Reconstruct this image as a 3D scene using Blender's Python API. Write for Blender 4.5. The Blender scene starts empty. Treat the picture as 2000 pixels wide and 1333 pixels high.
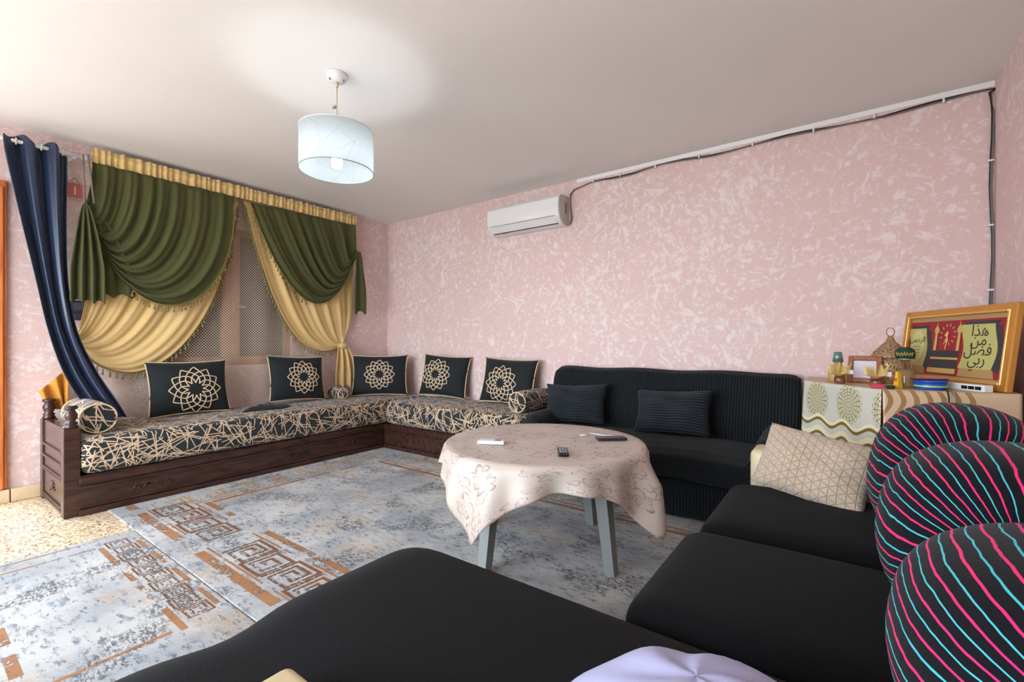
import bpy, bmesh, math, random
from mathutils import Vector, Matrix
random.seed(7)
PI = math.pi; TAU = 2*PI
sin, cos = math.sin, math.cos
scene = bpy.context.scene
COL = scene.collection

# ------------------------------------------------------------------ camera, sky, exposure
CAM = Vector((5.03, -4.03, 1.176)); YAW = math.radians(36)
cd = bpy.data.cameras.new('camera'); cam = bpy.data.objects.new('camera', cd); COL.objects.link(cam)
cd.sensor_width = 36; cd.lens = 36*889/2000; cd.shift_y = 0.0022; cd.clip_start = 0.02
cam.location = CAM; cam.rotation_euler = (PI/2, 0, YAW)
scene.camera = cam
world = bpy.data.worlds.new('daylight'); scene.world = world; world.use_nodes = True
wb = world.node_tree.nodes['Background']
wb.inputs[0].default_value = (0.80, 0.91, 1.0, 1); wb.inputs[1].default_value = 11.5
def portal(loc, rot, sx, sy):
    l = bpy.data.lights.new('daylight_portal', 'AREA'); l.shape = 'RECTANGLE'; l.size = sx; l.size_y = sy
    l.cycles.is_portal = True
    o = bpy.data.objects.new('daylight_portal', l); COL.objects.link(o); o.location = loc; o.rotation_euler = rot
DOOR = (-4.38, -3.60, 0.0, 2.28)          # y0,y1,z0,z1 of the open doorway in the window wall
ADDED_OPENING = (0.4, 4.3, 0.4, 2.5)               # x0,x1,z0,z1 of an unseen window opening, added behind the camera for more daylight
YF = -6.2                                 # wall behind the camera
portal((-0.1, (DOOR[0]+DOOR[1])/2, DOOR[3]/2), (0, -PI/2, 0), DOOR[3], DOOR[1]-DOOR[0])
portal(((ADDED_OPENING[0]+ADDED_OPENING[1])/2, YF-0.1, (ADDED_OPENING[2]+ADDED_OPENING[3])/2), (PI/2, 0, 0), ADDED_OPENING[1]-ADDED_OPENING[0], ADDED_OPENING[3]-ADDED_OPENING[2])
vs = scene.view_settings
vs.view_transform = 'Standard'; vs.look = 'None'; vs.gamma = 1; vs.use_curve_mapping = False; vs.exposure = 0.27
H = 2.8; XR = 5.79

# measured photograph point -> place in the room on a known plane
_f = 889.0
_d = Vector((-sin(YAW), cos(YAW), 0)); _r = Vector((cos(YAW), sin(YAW), 0))
def _ray(px, py): return _d + _r*((px-1000)/_f) + Vector((0, 0, (671-py)/_f))
def onx(px, py, x): v = _ray(px, py); return CAM + v*((x-CAM.x)/v.x)

# ------------------------------------------------------------------ materials
def lin(c): return c/12.92 if c <= 0.04045 else ((c+0.055)/1.055)**2.4
def rgb(r, g, b): return (lin(r/255), lin(g/255), lin(b/255), 1)
class Mat:
    def __init__(s, name, color=(0.8, 0.8, 0.8, 1), rough=0.6, **kw):
        s.m = bpy.data.materials.new(name); s.m.use_nodes = True
        s.nt = s.m.node_tree; s.N = s.nt.nodes; s.b = s.N['Principled BSDF']; s.out = s.N['Material Output']
        s.set('Base Color', color); s.set('Roughness', rough)
        for k, v in kw.items(): s.set(k.replace('_', ' '), v)
    def put(s, sock, v):
        if isinstance(v, bpy.types.NodeSocket): s.nt.links.new(v, sock)
        elif v is not None: sock.default_value = v
    def set(s, k, v): s.put(s.b.inputs[k], v)
    def new(s, t, **p):
        n = s.N.new(t)
        for k, v in p.items(): setattr(n, k, v)
        return n
    def math(s, op, a, b=None, c=None):
        n = s.new('ShaderNodeMath', operation=op)
        for i, v in enumerate((a, b, c)): s.put(n.inputs[i], v)
        return n.outputs[0]
    def vm(s, op, a, b=None, out=0, scale=None):
        n = s.new('ShaderNodeVectorMath', operation=op); s.put(n.inputs[0], a)
        if b is not None: s.put(n.inputs[1], b)
        if scale is not None: s.put(n.inputs['Scale'], scale)
        return n.outputs[out]
    def co(s, k='Object'): return s.new('ShaderNodeTexCoord').outputs[k]
    def xyz(s, v): n = s.new('ShaderNodeSeparateXYZ'); s.put(n.inputs[0], v); return n.outputs
    def comb(s, x=0, y=0, z=0):
        n = s.new('ShaderNodeCombineXYZ')
        for i, v in enumerate((x, y, z)): s.put(n.inputs[i], v)
        return n.outputs[0]
    def noise(s, v, scale, detail=3, rough=0.55, out=0, dist=0):
        n = s.new('ShaderNodeTexNoise'); s.put(n.inputs['Vector'], v); n.inputs['Scale'].default_value = scale
        n.inputs['Detail'].default_value = detail; n.inputs['Roughness'].default_value = rough
        n.inputs['Distortion'].default_value = dist
        return n.outputs[out]
    def vor(s, v, scale=1, dims='2D', feature='F1'):
        n = s.new('ShaderNodeTexVoronoi', voronoi_dimensions=dims, feature=feature); s.put(n.inputs['Vector'], v)
        n.inputs['Scale'].default_value = scale
        return n.outputs
    def mix(s, f, a, b):
        n = s.new('ShaderNodeMix', data_type='RGBA'); s.put(n.inputs[0], f); s.put(n.inputs[6], a); s.put(n.inputs[7], b)
        return n.outputs[2]
    def step(s, v, lo, hi):
        n = s.new('ShaderNodeMapRange', interpolation_type='SMOOTHSTEP'); s.put(n.inputs[0], v)
        n.inputs[1].default_value = lo; n.inputs[2].default_value = hi
        return n.outputs[0]
    def bump(s, h, strength=0.3, dist=0.01):
        n = s.new('ShaderNodeBump'); n.inputs['Strength'].default_value = strength; n.inputs['Distance'].default_value = dist
        s.put(n.inputs['Height'], h); s.set('Normal', n.outputs[0])
    def sticks(s, uv, size, width, layers=6):
        """random straight strokes: one stroke through every cell of several cell layers"""
        res = None
        for i in range(layers):
            p = s.vm('ADD', s.vm('SCALE', uv, scale=1/size), (3.7*i+0.31, 1.9*i+0.77, 0))
            v = s.vor(p, 1.0)
            q = s.vm('SUBTRACT', p, v[2])
            cx = s.xyz(v[1])
            x = s.xyz(q)
            dd = None
            for ch in ((0, 1) if layers > 3 else (0,)):
                a = s.math('MULTIPLY', cx[ch], TAU if ch else PI)
                off = s.math('MULTIPLY', s.math('SUBTRACT', cx[2], 0.5), 0.5*ch)
                e = s.math('ABSOLUTE', s.math('ADD', s.math('ADD', s.math('MULTIPLY', x[0], s.math('COSINE', a)), s.math('MULTIPLY', x[1], s.math('SINE', a))), off))
                dd = e if dd is None else s.math('MINIMUM', dd, e)
            l = s.math('LESS_THAN', dd, width/size)
            res = l if res is None else s.math('MAXIMUM', res, l)
        return res
def plain(name, c, rough=0.6, **kw): return Mat(name, rgb(*c), rough, **kw).m

def wall_mat():
    m = Mat('pink_daubed_paint', rough=0.62)
    p = m.co(); n = m.noise(p, 7, 2, out=1)
    p2 = m.vm('ADD', p, m.vm('SCALE', m.vm('SUBTRACT', n, (0.5, 0.5, 0.5)), scale=0.10))
    acc = None
    for i, sc in enumerate((4.6, 7.0)):
        ps = m.vm('ADD', m.vm('SCALE', p2, scale=sc), (5.3*i, 2.7*i, 1.1*i))
        v = m.vor(ps, 1.0, '3D'); q = m.vm('SUBTRACT', ps, v[2])
        rot = m.new('ShaderNodeVectorRotate', rotation_type='EULER_XYZ'); m.put(rot.inputs['Vector'], q)
        m.put(rot.inputs['Rotation'], m.vm('SCALE', v[1], scale=6.28))
        st = m.vm('ADD', m.vm('MULTIPLY', rot.outputs[0], (0.7, 3.2, 3.2)), m.vm('SCALE', v[1], scale=20))
        k = m.noise(st, 1.3, 4, 0.6)
        acc = k if acc is None else m.math('MAXIMUM', acc, k)
    big = m.noise(p, 1.1, 2)
    f = m.math('ADD', acc, m.math('MULTIPLY', m.math('SUBTRACT', big, 0.5), 0.22))
    f = m.step(f, 0.53, 0.66)
    fine = m.noise(p, 60, 3)
    base = m.mix(m.noise(p, 2.3, 3), rgb(219, 187, 183), rgb(225, 197, 193))
    m.set('Base Color', m.mix(m.math('MULTIPLY', f, m.math('ADD', 0.45, m.math('MULTIPLY', fine, 0.7))), base, rgb(236, 223, 221)))
    m.bump(m.math('ADD', m.math('MULTIPLY', f, 0.6), fine), 0.25, 0.004)
    return m.m
WALL = wall_mat()
def ceil_mat():
    m = Mat('ceiling_paint', rough=0.75); p = m.co()
    m.set('Base Color', m.mix(m.noise(p, 1.5, 4), rgb(238, 235, 234), rgb(244, 242, 241))); m.bump(m.noise(p, 25, 3), 0.1, 0.004); return m.m
CEIL = ceil_mat()
def terrazzo():
    m = Mat('terrazzo', rough=0.22); p = m.co()
    base = m.mix(m.noise(p, 3, 3), rgb(226, 204, 170), rgb(238, 222, 196)); colr = base
    for i, (sc, thr, c) in enumerate(((60, 0.72, (74, 66, 62)), (54, 0.72, (174, 112, 80)), (70, 0.68, (208, 160, 116)), (46, 0.80, (110, 100, 96)))):
        pp = m.vm('ADD', p, (1.7*i, 0.9*i, 0))
        pp = m.vm('ADD', pp, m.vm('SCALE', m.noise(pp, 30, 2, out=1), scale=0.02))
        pp = m.vm('MULTIPLY', pp, (1.5, 0.8, 1))
        v = m.vor(pp, sc)
        k = m.math('MULTIPLY', m.math('LESS_THAN', v[0], 0.33), m.math('GREATER_THAN', m.xyz(v[1])[0], thr))
        colr = m.mix(k, colr, rgb(*c))
    m.set('Base Color', colr); return m.m
TERR = terrazzo()
def rug_mat(name, seed):
    m = Mat(name, rough=0.9); p = m.vm('ADD', m.co(), (seed, seed*0.7, 0))
    base = m.mix(m.step(m.noise(p, 2.2, 4), 0.35, 0.65), rgb(148, 152, 157), rgb(184, 184, 183))
    stx = m.vm('MULTIPLY', p, (1.0, 2.6, 1))
    pale = m.step(m.noise(stx, 9, 5, 0.7), 0.52, 0.68)
    base = m.mix(pale, base, rgb(118, 128, 142))
    sp = m.noise(m.vm('MULTIPLY', p, (1, 2.0, 1)), 42, 4, 0.75)
    tanreg = m.step(m.noise(m.vm('ADD', p, (4, 1, 0)), 2.6, 3), 0.52, 0.66)
    tan = m.math('MULTIPLY', tanreg, m.step(sp, 0.46, 0.56))
    base = m.mix(m.math('MULTIPLY', tan, 0.75), base, rgb(176, 144, 106))
    dreg = m.noise(m.vm('ADD', p, (9, 3, 0)), 3.0, 5, 0.65)
    dk = m.math('MULTIPLY', m.step(dreg, 0.50, 0.60), m.step(sp, 0.47, 0.54))
    few = m.math('MULTIPLY', m.step(m.noise(stx, 16, 4, 0.7), 0.56, 0.64), 0.75)
    dk = m.math('MAXIMUM', dk, few)
    base = m.mix(m.math('MULTIPLY', dk, 0.85), base, rgb(52, 54, 60))
    m.set('Base Color', base); m.bump(sp, 0.15, 0.003); m.set('Sheen Weight', 0.1); return m.m
def rugline_mat(name, c1, c2, keep):
    m = Mat(name, rough=0.9); p = m.co()
    m.set('Base Color', m.mix(m.noise(p, 6, 3), rgb(*c1), rgb(*c2)))
    w = m.math('ADD', m.math('MULTIPLY', m.noise(p, 4.0, 3), 0.62), m.math('MULTIPLY', m.noise(p, 55, 3, 0.7), 0.38))
    m.set('Alpha', m.step(w, keep-0.03, keep+0.04)); return m.m
def wood(name, c1, c2, rough=0.35, sc=(3, 3, 30)):
    m = Mat(name, rough=rough); p = m.vm('MULTIPLY', m.co(), sc)
    n = m.noise(p, 2.5, 4, 0.6, dist=0.6)
    m.set('Base Color', m.mix(m.step(n, 0.3, 0.7), rgb(*c1), rgb(*c2))); m.bump(n, 0.12, 0.003); return m.m
WOOD = wood('dark_walnut_varnish', (46, 28, 24), (74, 45, 36), 0.25, (12, 2, 12))
DOORW = wood('orange_pine_varnish', (176, 92, 40), (214, 126, 62), 0.35, (14, 14, 1.2))
WINW = wood('brown_window_wood', (150, 98, 70), (176, 120, 88), 0.45, (10, 10, 1.5))
FRAMEW = wood('photo_frame_wood', (126, 66, 38), (154, 84, 48), 0.4, (20, 20, 20))
def stickfab(name, dark, light, size, width, layers, rough=0.9):
    m = Mat(name, rough=rough); uv = m.co('UV')
    l = m.sticks(uv, size, width, layers)
    d = m.mix(m.noise(uv, 60, 2), rgb(*dark), rgb(dark[0]+10, dark[1]+10, dark[2]+10))
    lt = m.mix(m.noise(uv, 5, 2), rgb(*light), rgb(light[0]-26, light[1]-30, light[2]-34))
    m.set('Base Color', m.mix(l, d, lt)); m.bump(m.math('ADD', l, m.math('MULTIPLY', m.noise(uv, 300, 1), 0.3)), 0.3, 0.003)
    m.set('Sheen Weight', 0.15); return m.m
MATT = stickfab('scribble_brocade', (22, 30, 33), (214, 188, 160), 0.155, 0.0036, 5)
def fabric(name, c, c2=None, rough=0.9, weave=260, sheen=0.2, slub=0.5, bump=0.25):
    m = Mat(name, rough=rough); uv = m.co('UV'); c2 = c2 or tuple(max(0, x-22) for x in c)
    n = m.noise(m.vm('MULTIPLY', uv, (6, 90, 1)), 2, 3)
    m.set('Base Color', m.mix(m.math('MULTIPLY', n, slub), rgb(*c), rgb(*c2)))
    m.bump(m.noise(uv, weave, 2), bump, 0.002); m.set('Sheen Weight', sheen); return m.m
VELVET = fabric('dark_teal_velvet', (9, 19, 23), (18, 27, 30), 0.85, 120, 0.05)
BEIGE = plain('beige_cord', (214, 190, 150), 0.7)
APPL = plain('cream_applique', (216, 192, 160), 0.75)
GREEN = fabric('olive_green_linen', (80, 82, 38), (62, 64, 26), 0.85, 260, 0.1, 0.9)
CREAMC = fabric('cream_linen', (226, 196, 136), (206, 172, 110), 0.85, 260, 0.1, 0.8)
NAVY = fabric('navy_satin', (34, 50, 80), (26, 40, 66), 0.34, 300, 0.1, 0.6, 0.08)
TASS = plain('olive_gold_tassel', (132, 112, 62), 0.7)
ROPE = plain('grey_cord', (122, 112, 108), 0.8)
ORANGE = fabric('ochre_cloth', (214, 146, 50), (190, 120, 36))
def lace_mat():
    m = Mat('net_lace', rgb(216, 198, 176), 0.9); uv = m.co('UV'); x = m.xyz(uv)
    a = m.math('ABSOLUTE', m.math('SINE', m.math('MULTIPLY', m.math('ADD', x[0], x[1]), PI/0.027)))
    b = m.math('ABSOLUTE', m.math('SINE', m.math('MULTIPLY', m.math('SUBTRACT', x[0], x[1]), PI/0.027)))
    m.set('Alpha', m.math('LESS_THAN', m.math('MINIMUM', a, b), 0.36)); return m.m
LACE = lace_mat()
def cord_mat(name, axis, c=(20, 26, 30)):
    m = Mat(name, rough=0.75); uv = m.co('UV'); x = m.xyz(uv)
    w = m.math('ADD', x[axis], m.math('MULTIPLY', m.noise(uv, 5, 2), 0.012))
    s_ = m.math('ABSOLUTE', m.math('SINE', m.math('MULTIPLY', w, PI/0.021)))
    m.set('Base Color', m.mix(s_, rgb(4, 5, 6), rgb(c[0]+6, c[1]+7, c[2]+8)))
    m.bump(m.math('ADD', s_, m.math('MULTIPLY', m.noise(uv, 220, 2), 0.35)), 0.9, 0.006); m.set('Sheen Weight', 0.06); m.set('Specular IOR Level', 0.15); return m.m
CORDV = cord_mat('black_corduroy_vertical', 0); CORDH = cord_mat('black_corduroy_horizontal', 1); CORDP = cord_mat('charcoal_plush_rib', 1, (34, 40, 46))
def plush():
    m = Mat('black_chenille', rough=0.9); p = m.co()
    n = m.noise(m.vm('MULTIPLY', p, (60, 260, 60)), 1, 3); g = m.noise(p, 3, 3)
    m.set('Base Color', m.mix(n, rgb(5, 6, 7), m.mix(g, rgb(14, 16, 19), rgb(21, 21, 23)))); m.bump(n, 0.4, 0.004)
    m.set('Sheen Weight', 0.03); m.set('Specular IOR Level', 0.12); return m.m
PLUSH = plush()
def stripes():
    m = Mat('pink_cyan_striped_velour', rough=0.9); p = m.co(); n = m.noise(p, 6, 3)
    w = m.math('ADD', m.xyz(m.co('UV'))[0], m.math('MULTIPLY', n, 0.03))
    fr = m.math('FRACT', m.math('DIVIDE', w, 0.050))
    pk = m.math('LESS_THAN', m.math('ABSOLUTE', m.math('SUBTRACT', fr, 0.25)), 0.050)
    cy = m.math('LESS_THAN', m.math('ABSOLUTE', m.math('SUBTRACT', fr, 0.75)), 0.036)
    b = m.mix(m.noise(p, 90, 2), rgb(8, 10, 14), rgb(20, 21, 26))
    m.set('Base Color', m.mix(cy, m.mix(pk, b, rgb(226, 44, 112)), rgb(74, 178, 196)))
    m.bump(m.noise(p, 120, 2), 0.3, 0.003); m.set('Sheen Weight', 0.06); m.set('Specular IOR Level', 0.15); return m.m
STRIPE = stripes()
def hexpillow():
    m = Mat('beige_embossed_velour', rough=0.85); uv = m.co('UV'); x = m.xyz(uv); l = None
    for a in (0, PI/3, 2*PI/3):
        w = m.math('ADD', m.math('MULTIPLY', x[0], cos(a)), m.math('MULTIPLY', x[1], sin(a)))
        k = m.step(m.math('ABSOLUTE', m.math('SINE', m.math('MULTIPLY', w, PI/0.034))), 0.0, 0.22)
        l = k if l is None else m.math('MULTIPLY', l, k)
    m.set('Base Color', m.mix(l, rgb(176, 154, 131), rgb(188, 166, 144))); m.bump(l, 0.7, 0.006); m.set('Sheen Weight', 0.4); return m.m
HEXP = hexpillow()
LEATHER = plain('cream_leather', (214, 196, 158), 0.38)
def floral():
    m = Mat('sprigged_oilcloth', rough=0.4); uv = m.co('UV'); n = m.noise(uv, 6, 2, out=1)
    base = m.mix(m.noise(uv, 3, 3), rgb(184, 169, 160), rgb(202, 189, 180)); k = None
    for i, (sc, pet) in enumerate(((5.2, 5), (8.0, 4))):
        p = m.vm('ADD', m.vm('ADD', uv, (1.3*i, 0.4*i, 0)), m.vm('SCALE', n, scale=0.05))
        v = m.vor(p, sc); q = m.xyz(m.vm('SUBTRACT', m.vm('SCALE', p, scale=sc), m.vm('SCALE', v[2], scale=sc)))
        ang = m.math('ARCTAN2', q[1], q[0]); r = v[0]
        pr = m.math('ADD', 0.22, m.math('MULTIPLY', m.math('ABSOLUTE', m.math('SINE', m.math('MULTIPLY', ang, pet/2))), 0.2))
        o = m.math('LESS_THAN', m.math('ABSOLUTE', m.math('SUBTRACT', r, pr)), 0.026)
        vein = m.math('MULTIPLY', m.math('LESS_THAN', r, pr), m.math('LESS_THAN', m.math('ABSOLUTE', m.math('SINE', m.math('ADD', m.math('MULTIPLY', ang, pet), m.math('MULTIPLY', r, 26)))), 0.16))
        o = m.math('MULTIPLY', m.math('MAXIMUM', o, vein), m.math('GREATER_THAN', m.xyz(v[1])[1], 0.4))
        k = o if k is None else m.math('MAXIMUM', k, o)
    k = m.math('MULTIPLY', k, m.step(m.noise(uv, 14, 3), 0.36, 0.52))
    m.set('Base Color', m.mix(m.math('MULTIPLY', k, 0.75), base, rgb(120, 94, 76))); return m.m
FLORAL = floral()
def goldcloth_lit():  # lit side of the satin cloth: doorway light painted in as a silvery base
    m = Mat('gold_mandala_satin_lit', rough=0.28); uv = m.co('UV'); x = m.xyz(uv)      # u along the edge, v down from the top edge
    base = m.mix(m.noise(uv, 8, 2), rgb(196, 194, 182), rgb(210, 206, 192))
    u = m.math('FRACT', m.math('DIVIDE', x[0], 0.26)); du = m.math('MULTIPLY', m.math('SUBTRACT', u, 0.5), 0.26)
    dv = m.math('MULTIPLY', m.math('SUBTRACT', x[1], 0.11), 0.85); r = m.math('SQRT', m.math('ADD', m.math('MULTIPLY', du, du), m.math('MULTIPLY', dv, dv)))
    a = m.math('ARCTAN2', dv, du)
    pet = m.math('ADD', 0.086, m.math('MULTIPLY', m.math('ABSOLUTE', m.math('SINE', m.math('MULTIPLY', a, 9))), 0.014))
    ins = m.math('LESS_THAN', r, pet)
    spoke = m.math('LESS_THAN', m.math('ABSOLUTE', m.math('SINE', m.math('MULTIPLY', a, 9))), 0.34)
    ring = m.math('LESS_THAN', m.math('ABSOLUTE', m.math('SINE', m.math('MULTIPLY', r, 200))), 0.35)
    dk = m.math('MULTIPLY', ins, m.math('MAXIMUM', spoke, ring))
    c = m.mix(m.math('MULTIPLY', ins, 0.6), base, rgb(206, 196, 150)); c = m.mix(m.math('MULTIPLY', dk, 0.8), c, rgb(104, 92, 58))
    wv = m.math('SUBTRACT', m.math('SUBTRACT', x[1], 0.235), m.math('MULTIPLY', m.math('SINE', m.math('MULTIPLY', x[0], TAU/0.2)), 0.02))
    fr = m.math('FRACT', m.math('DIVIDE', wv, 0.085)); on = m.math('GREATER_THAN', wv, -0.02)
    c = m.mix(m.math('MULTIPLY', on, m.math('LESS_THAN', fr, 0.22)), c, rgb(126, 108, 52))
    c = m.mix(m.math('MULTIPLY', on, m.math('GREATER_THAN', fr, 0.62)), c, rgb(232, 222, 188))
    m.set('Base Color', c); return m.m
GOLDC_LIT = goldcloth_lit()
def tancloth_shaded():  # shaded side of the same cloth, its shade put into the tan colour
    m = Mat('tan_wave_satin_shaded', rough=0.35); uv = m.co('UV'); x = m.xyz(uv)
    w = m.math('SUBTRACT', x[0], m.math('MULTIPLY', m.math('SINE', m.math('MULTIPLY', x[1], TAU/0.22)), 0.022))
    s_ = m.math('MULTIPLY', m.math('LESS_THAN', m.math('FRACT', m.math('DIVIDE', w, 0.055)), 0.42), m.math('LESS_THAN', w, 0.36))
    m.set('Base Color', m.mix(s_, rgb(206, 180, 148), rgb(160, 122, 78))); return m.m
TANC_SHADED = tancloth_shaded()
WHITEP = plain('white_plastic', (232, 232, 232), 0.25); GREYP = plain('grey_plastic', (128, 134, 134), 0.5)
BLACKP = plain('black_plastic', (20, 20, 22), 0.35); DKGREY = plain('dark_grey_plastic', (52, 60, 70), 0.5)
GOLD = plain('gilt', (206, 150, 70), 0.35, Metallic=0.6); GOLDD = plain('gold_print', (204, 170, 96), 0.5)
SCROLL = plain('scroll_yellow', (190, 184, 112), 0.6); INK = plain('ink', (54, 50, 40), 0.7); REDB = plain('crimson_board', (150, 32, 44), 0.6)
CHAR = plain('charcoal_print', (52, 54, 58), 0.6); TANP = plain('tan_print', (178, 142, 92), 0.6)
def glass(name, c, rough=0.03):
    return Mat(name, rgb(*c), rough, Transmission_Weight=1.0, IOR=1.45).m
GLASS = glass('clear_glass', (244, 246, 244))
BRASS = plain('antique_brass', (156, 124, 84), 0.4, Metallic=0.7)

# ------------------------------------------------------------------ mesh helpers
def boxuv(me):
    uv = me.uv_layers.new(name='UVMap').data; vv = me.vertices
    for p in me.polygons:
        n = p.normal; ax = max(range(3), key=lambda i: abs(n[i]))
        for li in p.loop_indices:
            c = vv[me.loops[li].vertex_index].co
            uv[li].uv = (c.x, c.y) if ax == 2 else (c.y, c.z) if ax == 0 else (c.x, c.z)
def tag(o, label=None, cat=None, group=None, kind=None):
    if label: o['label'] = label
    if cat: o['category'] = cat
    if group: o['group'] = group
    if kind: o['kind'] = kind
    return o
def link(name, me, mat, parent=None, smooth=False):
    o = bpy.data.objects.new(name, me); COL.objects.link(o)
    if mat: me.materials.append(mat)
    if parent: o.parent = parent
    if smooth:
        for p in me.polygons: p.use_smooth = True
    return o
def empty(name, loc=(0, 0, 0), rz=0.0, rx=0.0):
    o = bpy.data.objects.new(name, None); COL.objects.link(o); o.location = loc; o.rotation_euler = (rx, 0, rz); o.empty_display_size = 0.05
    return o
def thing(name, label, cat, loc=(0, 0, 0), rz=0.0, rx=0.0, group=None): return tag(empty(name, loc, rz, rx), label, cat, group)
class BM:
    def __init__(s): s.b = bmesh.new()
    def box(s, lo, hi, bevel=0.0, seg=2, rz=0.0):
        lo = Vector(lo); hi = Vector(hi); c = (lo+hi)/2; d = hi-lo
        r = bmesh.ops.create_cube(s.b, size=1, matrix=Matrix.Translation(c) @ Matrix.Rotation(rz, 4, 'Z') @ Matrix.Diagonal((d.x, d.y, d.z, 1)))
        if bevel:
            es = list({e for v in r['verts'] for e in v.link_edges})
            bmesh.ops.bevel(s.b, geom=es, offset=bevel, segments=seg, affect='EDGES', profile=0.5)
        return s
    def lathe(s, prof, c=(0, 0, 0), n=24, cap=True):
        c = Vector(c); rows = []
        for r, z in prof: rows.append([s.b.verts.new(c+Vector((r*cos(TAU*k/n), r*sin(TAU*k/n), z))) for k in range(n)])
        for a, b in zip(rows, rows[1:]):
            for k in range(n): s.b.faces.new((a[k], a[(k+1) % n], b[(k+1) % n], b[k]))
        if cap: s.b.faces.new(rows[0][::-1]); s.b.faces.new(rows[-1])
        return s
    def tube(s, pts, r, n=6, closed=False):
        pts = [Vector(p) for p in pts]; rows = []; m = len(pts)
        for i, p in enumerate(pts):
            t = (pts[(i+1) % m]-pts[i-1]) if closed else (pts[min(i+1, m-1)]-pts[max(i-1, 0)])
            t.normalize(); a = t.cross(Vector((0, 0, 1)))
            if a.length < 0.05: a = t.cross(Vector((1, 0, 0)))
            a.normalize(); b = t.cross(a); rr = r[i] if isinstance(r, (list, tuple)) else r
            rows.append([s.b.verts.new(p+a*rr*cos(TAU*k/n)+b*rr*sin(TAU*k/n)) for k in range(n)])
        prs = list(zip(rows, rows[1:]))+([(rows[-1], rows[0])] if closed else [])
        for a, b in prs:
            for k in range(n): s.b.faces.new((a[k], a[(k+1) % n], b[(k+1) % n], b[k]))
        if not closed: s.b.faces.new(rows[0][::-1]); s.b.faces.new(rows[-1])
        return s
    def prism(s, pts, y0, y1):
        """outline in the x-z plane pushed from y0 to y1"""
        a = [s.b.verts.new((x, y0, z)) for x, z in pts]; b = [s.b.verts.new((x, y1, z)) for x, z in pts]; n = len(pts)
        s.b.faces.new(a); s.b.faces.new(b[::-1])
        for i in range(n): s.b.faces.new((a[i], b[i], b[(i+1) % n], a[(i+1) % n]))
        return s
    def obj(s, name, mat, parent=None, smooth=False, shift=None):
        if shift is not None: bmesh.ops.translate(s.b, verts=s.b.verts, vec=-Vector(shift))
        bmesh.ops.recalc_face_normals(s.b, faces=s.b.faces)
        me = bpy.data.meshes.new(name); s.b.to_mesh(me); s.b.free(); boxuv(me)
        return link(name, me, mat, parent, smooth)
def grid(name, fn, nu, nv, mat, parent=None, uv=None, closeu=False, thick=0.0, shift=None):
    vs_ = []; sh = Vector(shift) if shift is not None else Vector((0, 0, 0))
    for j in range(nv+1):
        for i in range(nu+(0 if closeu else 1)): vs_.append(Vector(fn(i/nu, j/nv))-sh)
    w = nu if closeu else nu+1; fs = []; us = []
    for j in range(nv):
        for i in range(nu):
            i2 = (i+1) % w if closeu else i+1
            fs.append((j*w+i, j*w+i2, (j+1)*w+i2, (j+1)*w+i)); us += [(i, j), (i+1, j), (i+1, j+1), (i, j+1)]
    me = bpy.data.meshes.new(name); me.from_pydata(vs_, [], fs); l = me.uv_layers.new(name='UVMap').data
    for k, (i, j) in enumerate(us): l[k].uv = uv(i/nu, j/nv) if uv else (i/nu, j/nv)
    o = link(name, me, mat, parent, True)
    if thick: md = o.modifiers.new('thickness', 'SOLIDIFY'); md.thickness = thick; md.offset = 0
    return o
def struct(name, bm, mat, parent=None): o = bm.obj(name, mat, parent); o['kind'] = 'structure'; return o

# ------------------------------------------------------------------ room shell
struct('floor', BM().box((-0.3, YF-0.2, -0.1), (XR+0.2, 0.2, 0)), TERR)
struct('ceiling', BM().box((-0.3, YF-0.2, H), (XR+0.2, 0.2, H+0.1)), CEIL)
struct('ground', BM().box((-25, -30, -0.3), (20, 8, -0.12)), plain('unseen_ground_grey', (176, 172, 164), 0.9))  # unseen ground, added to cut the skylight coming up from below
struct('wall_back', BM().box((-0.3, 0, 0), (XR+0.2, 0.2, H)), WALL)
struct('wall_right', BM().box((XR, YF, 0), (XR+0.2, 0, H)), WALL)
WY0, WY1, WZ0, WZ1 = -2.62, -1.34, 0.95, 2.35
wl = BM()
wl.box((-0.25, YF, 0), (0, DOOR[0], H)); wl.box((-0.25, DOOR[0], DOOR[3]), (0, DOOR[1], H)); wl.box((-0.25, DOOR[1], 0), (0, WY0, H))
wl.box((-0.25, WY0, 0), (0, WY1, WZ0)); wl.box((-0.25, WY0, WZ1), (0, WY1, H)); wl.box((-0.25, WY1, 0), (0, 0, H))
struct('wall_left', wl, WALL)
wf = BM(); x0, x1, z0, z1 = ADDED_OPENING
wf.box((-0.3, YF-0.2, 0), (x0, YF, H)); wf.box((x1, YF-0.2, 0), (XR+0.2, YF, H)); wf.box((x0, YF-0.2, 0), (x1, YF, z0)); wf.box((x0, YF-0.2, z1), (x1, YF, H))
struct('wall_front', wf, WALL)
struct('trim_1', BM().box((2.9, -0.006, H-0.035), (XR, 0, H)), CEIL)
d1 = empty('door_1', (0, DOOR[1], 0)); d1['kind'] = 'structure'
BM().box((0, DOOR[1]-0.02, 0.10), (0.03, DOOR[1]+0.10, 2.38), 0.006).obj('casing', DOORW, d1, shift=d1.location)
BM().box((0, DOOR[0]-0.1, 2.28), (0.03, DOOR[1]-0.02, 2.38), 0.006).obj('head_casing', DOORW, d1, shift=d1.location)
BM().box((0, DOOR[0]-0.1, 0.10), (0.03, DOOR[0]+0.02, 2.28), 0.006).obj('casing', DOORW, d1, shift=d1.location)
for k in range(2): BM().box((0.03, DOOR[1]+0.012+k*0.045, 0.10), (0.045, DOOR[1]+0.035+k*0.045, 2.33), 0.005).obj('casing_bead', DOORW, d1, shift=d1.location)
BT = wood('skirting_tile', (206, 178, 140), (222, 198, 164), 0.3, (3, 3, 3))
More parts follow.
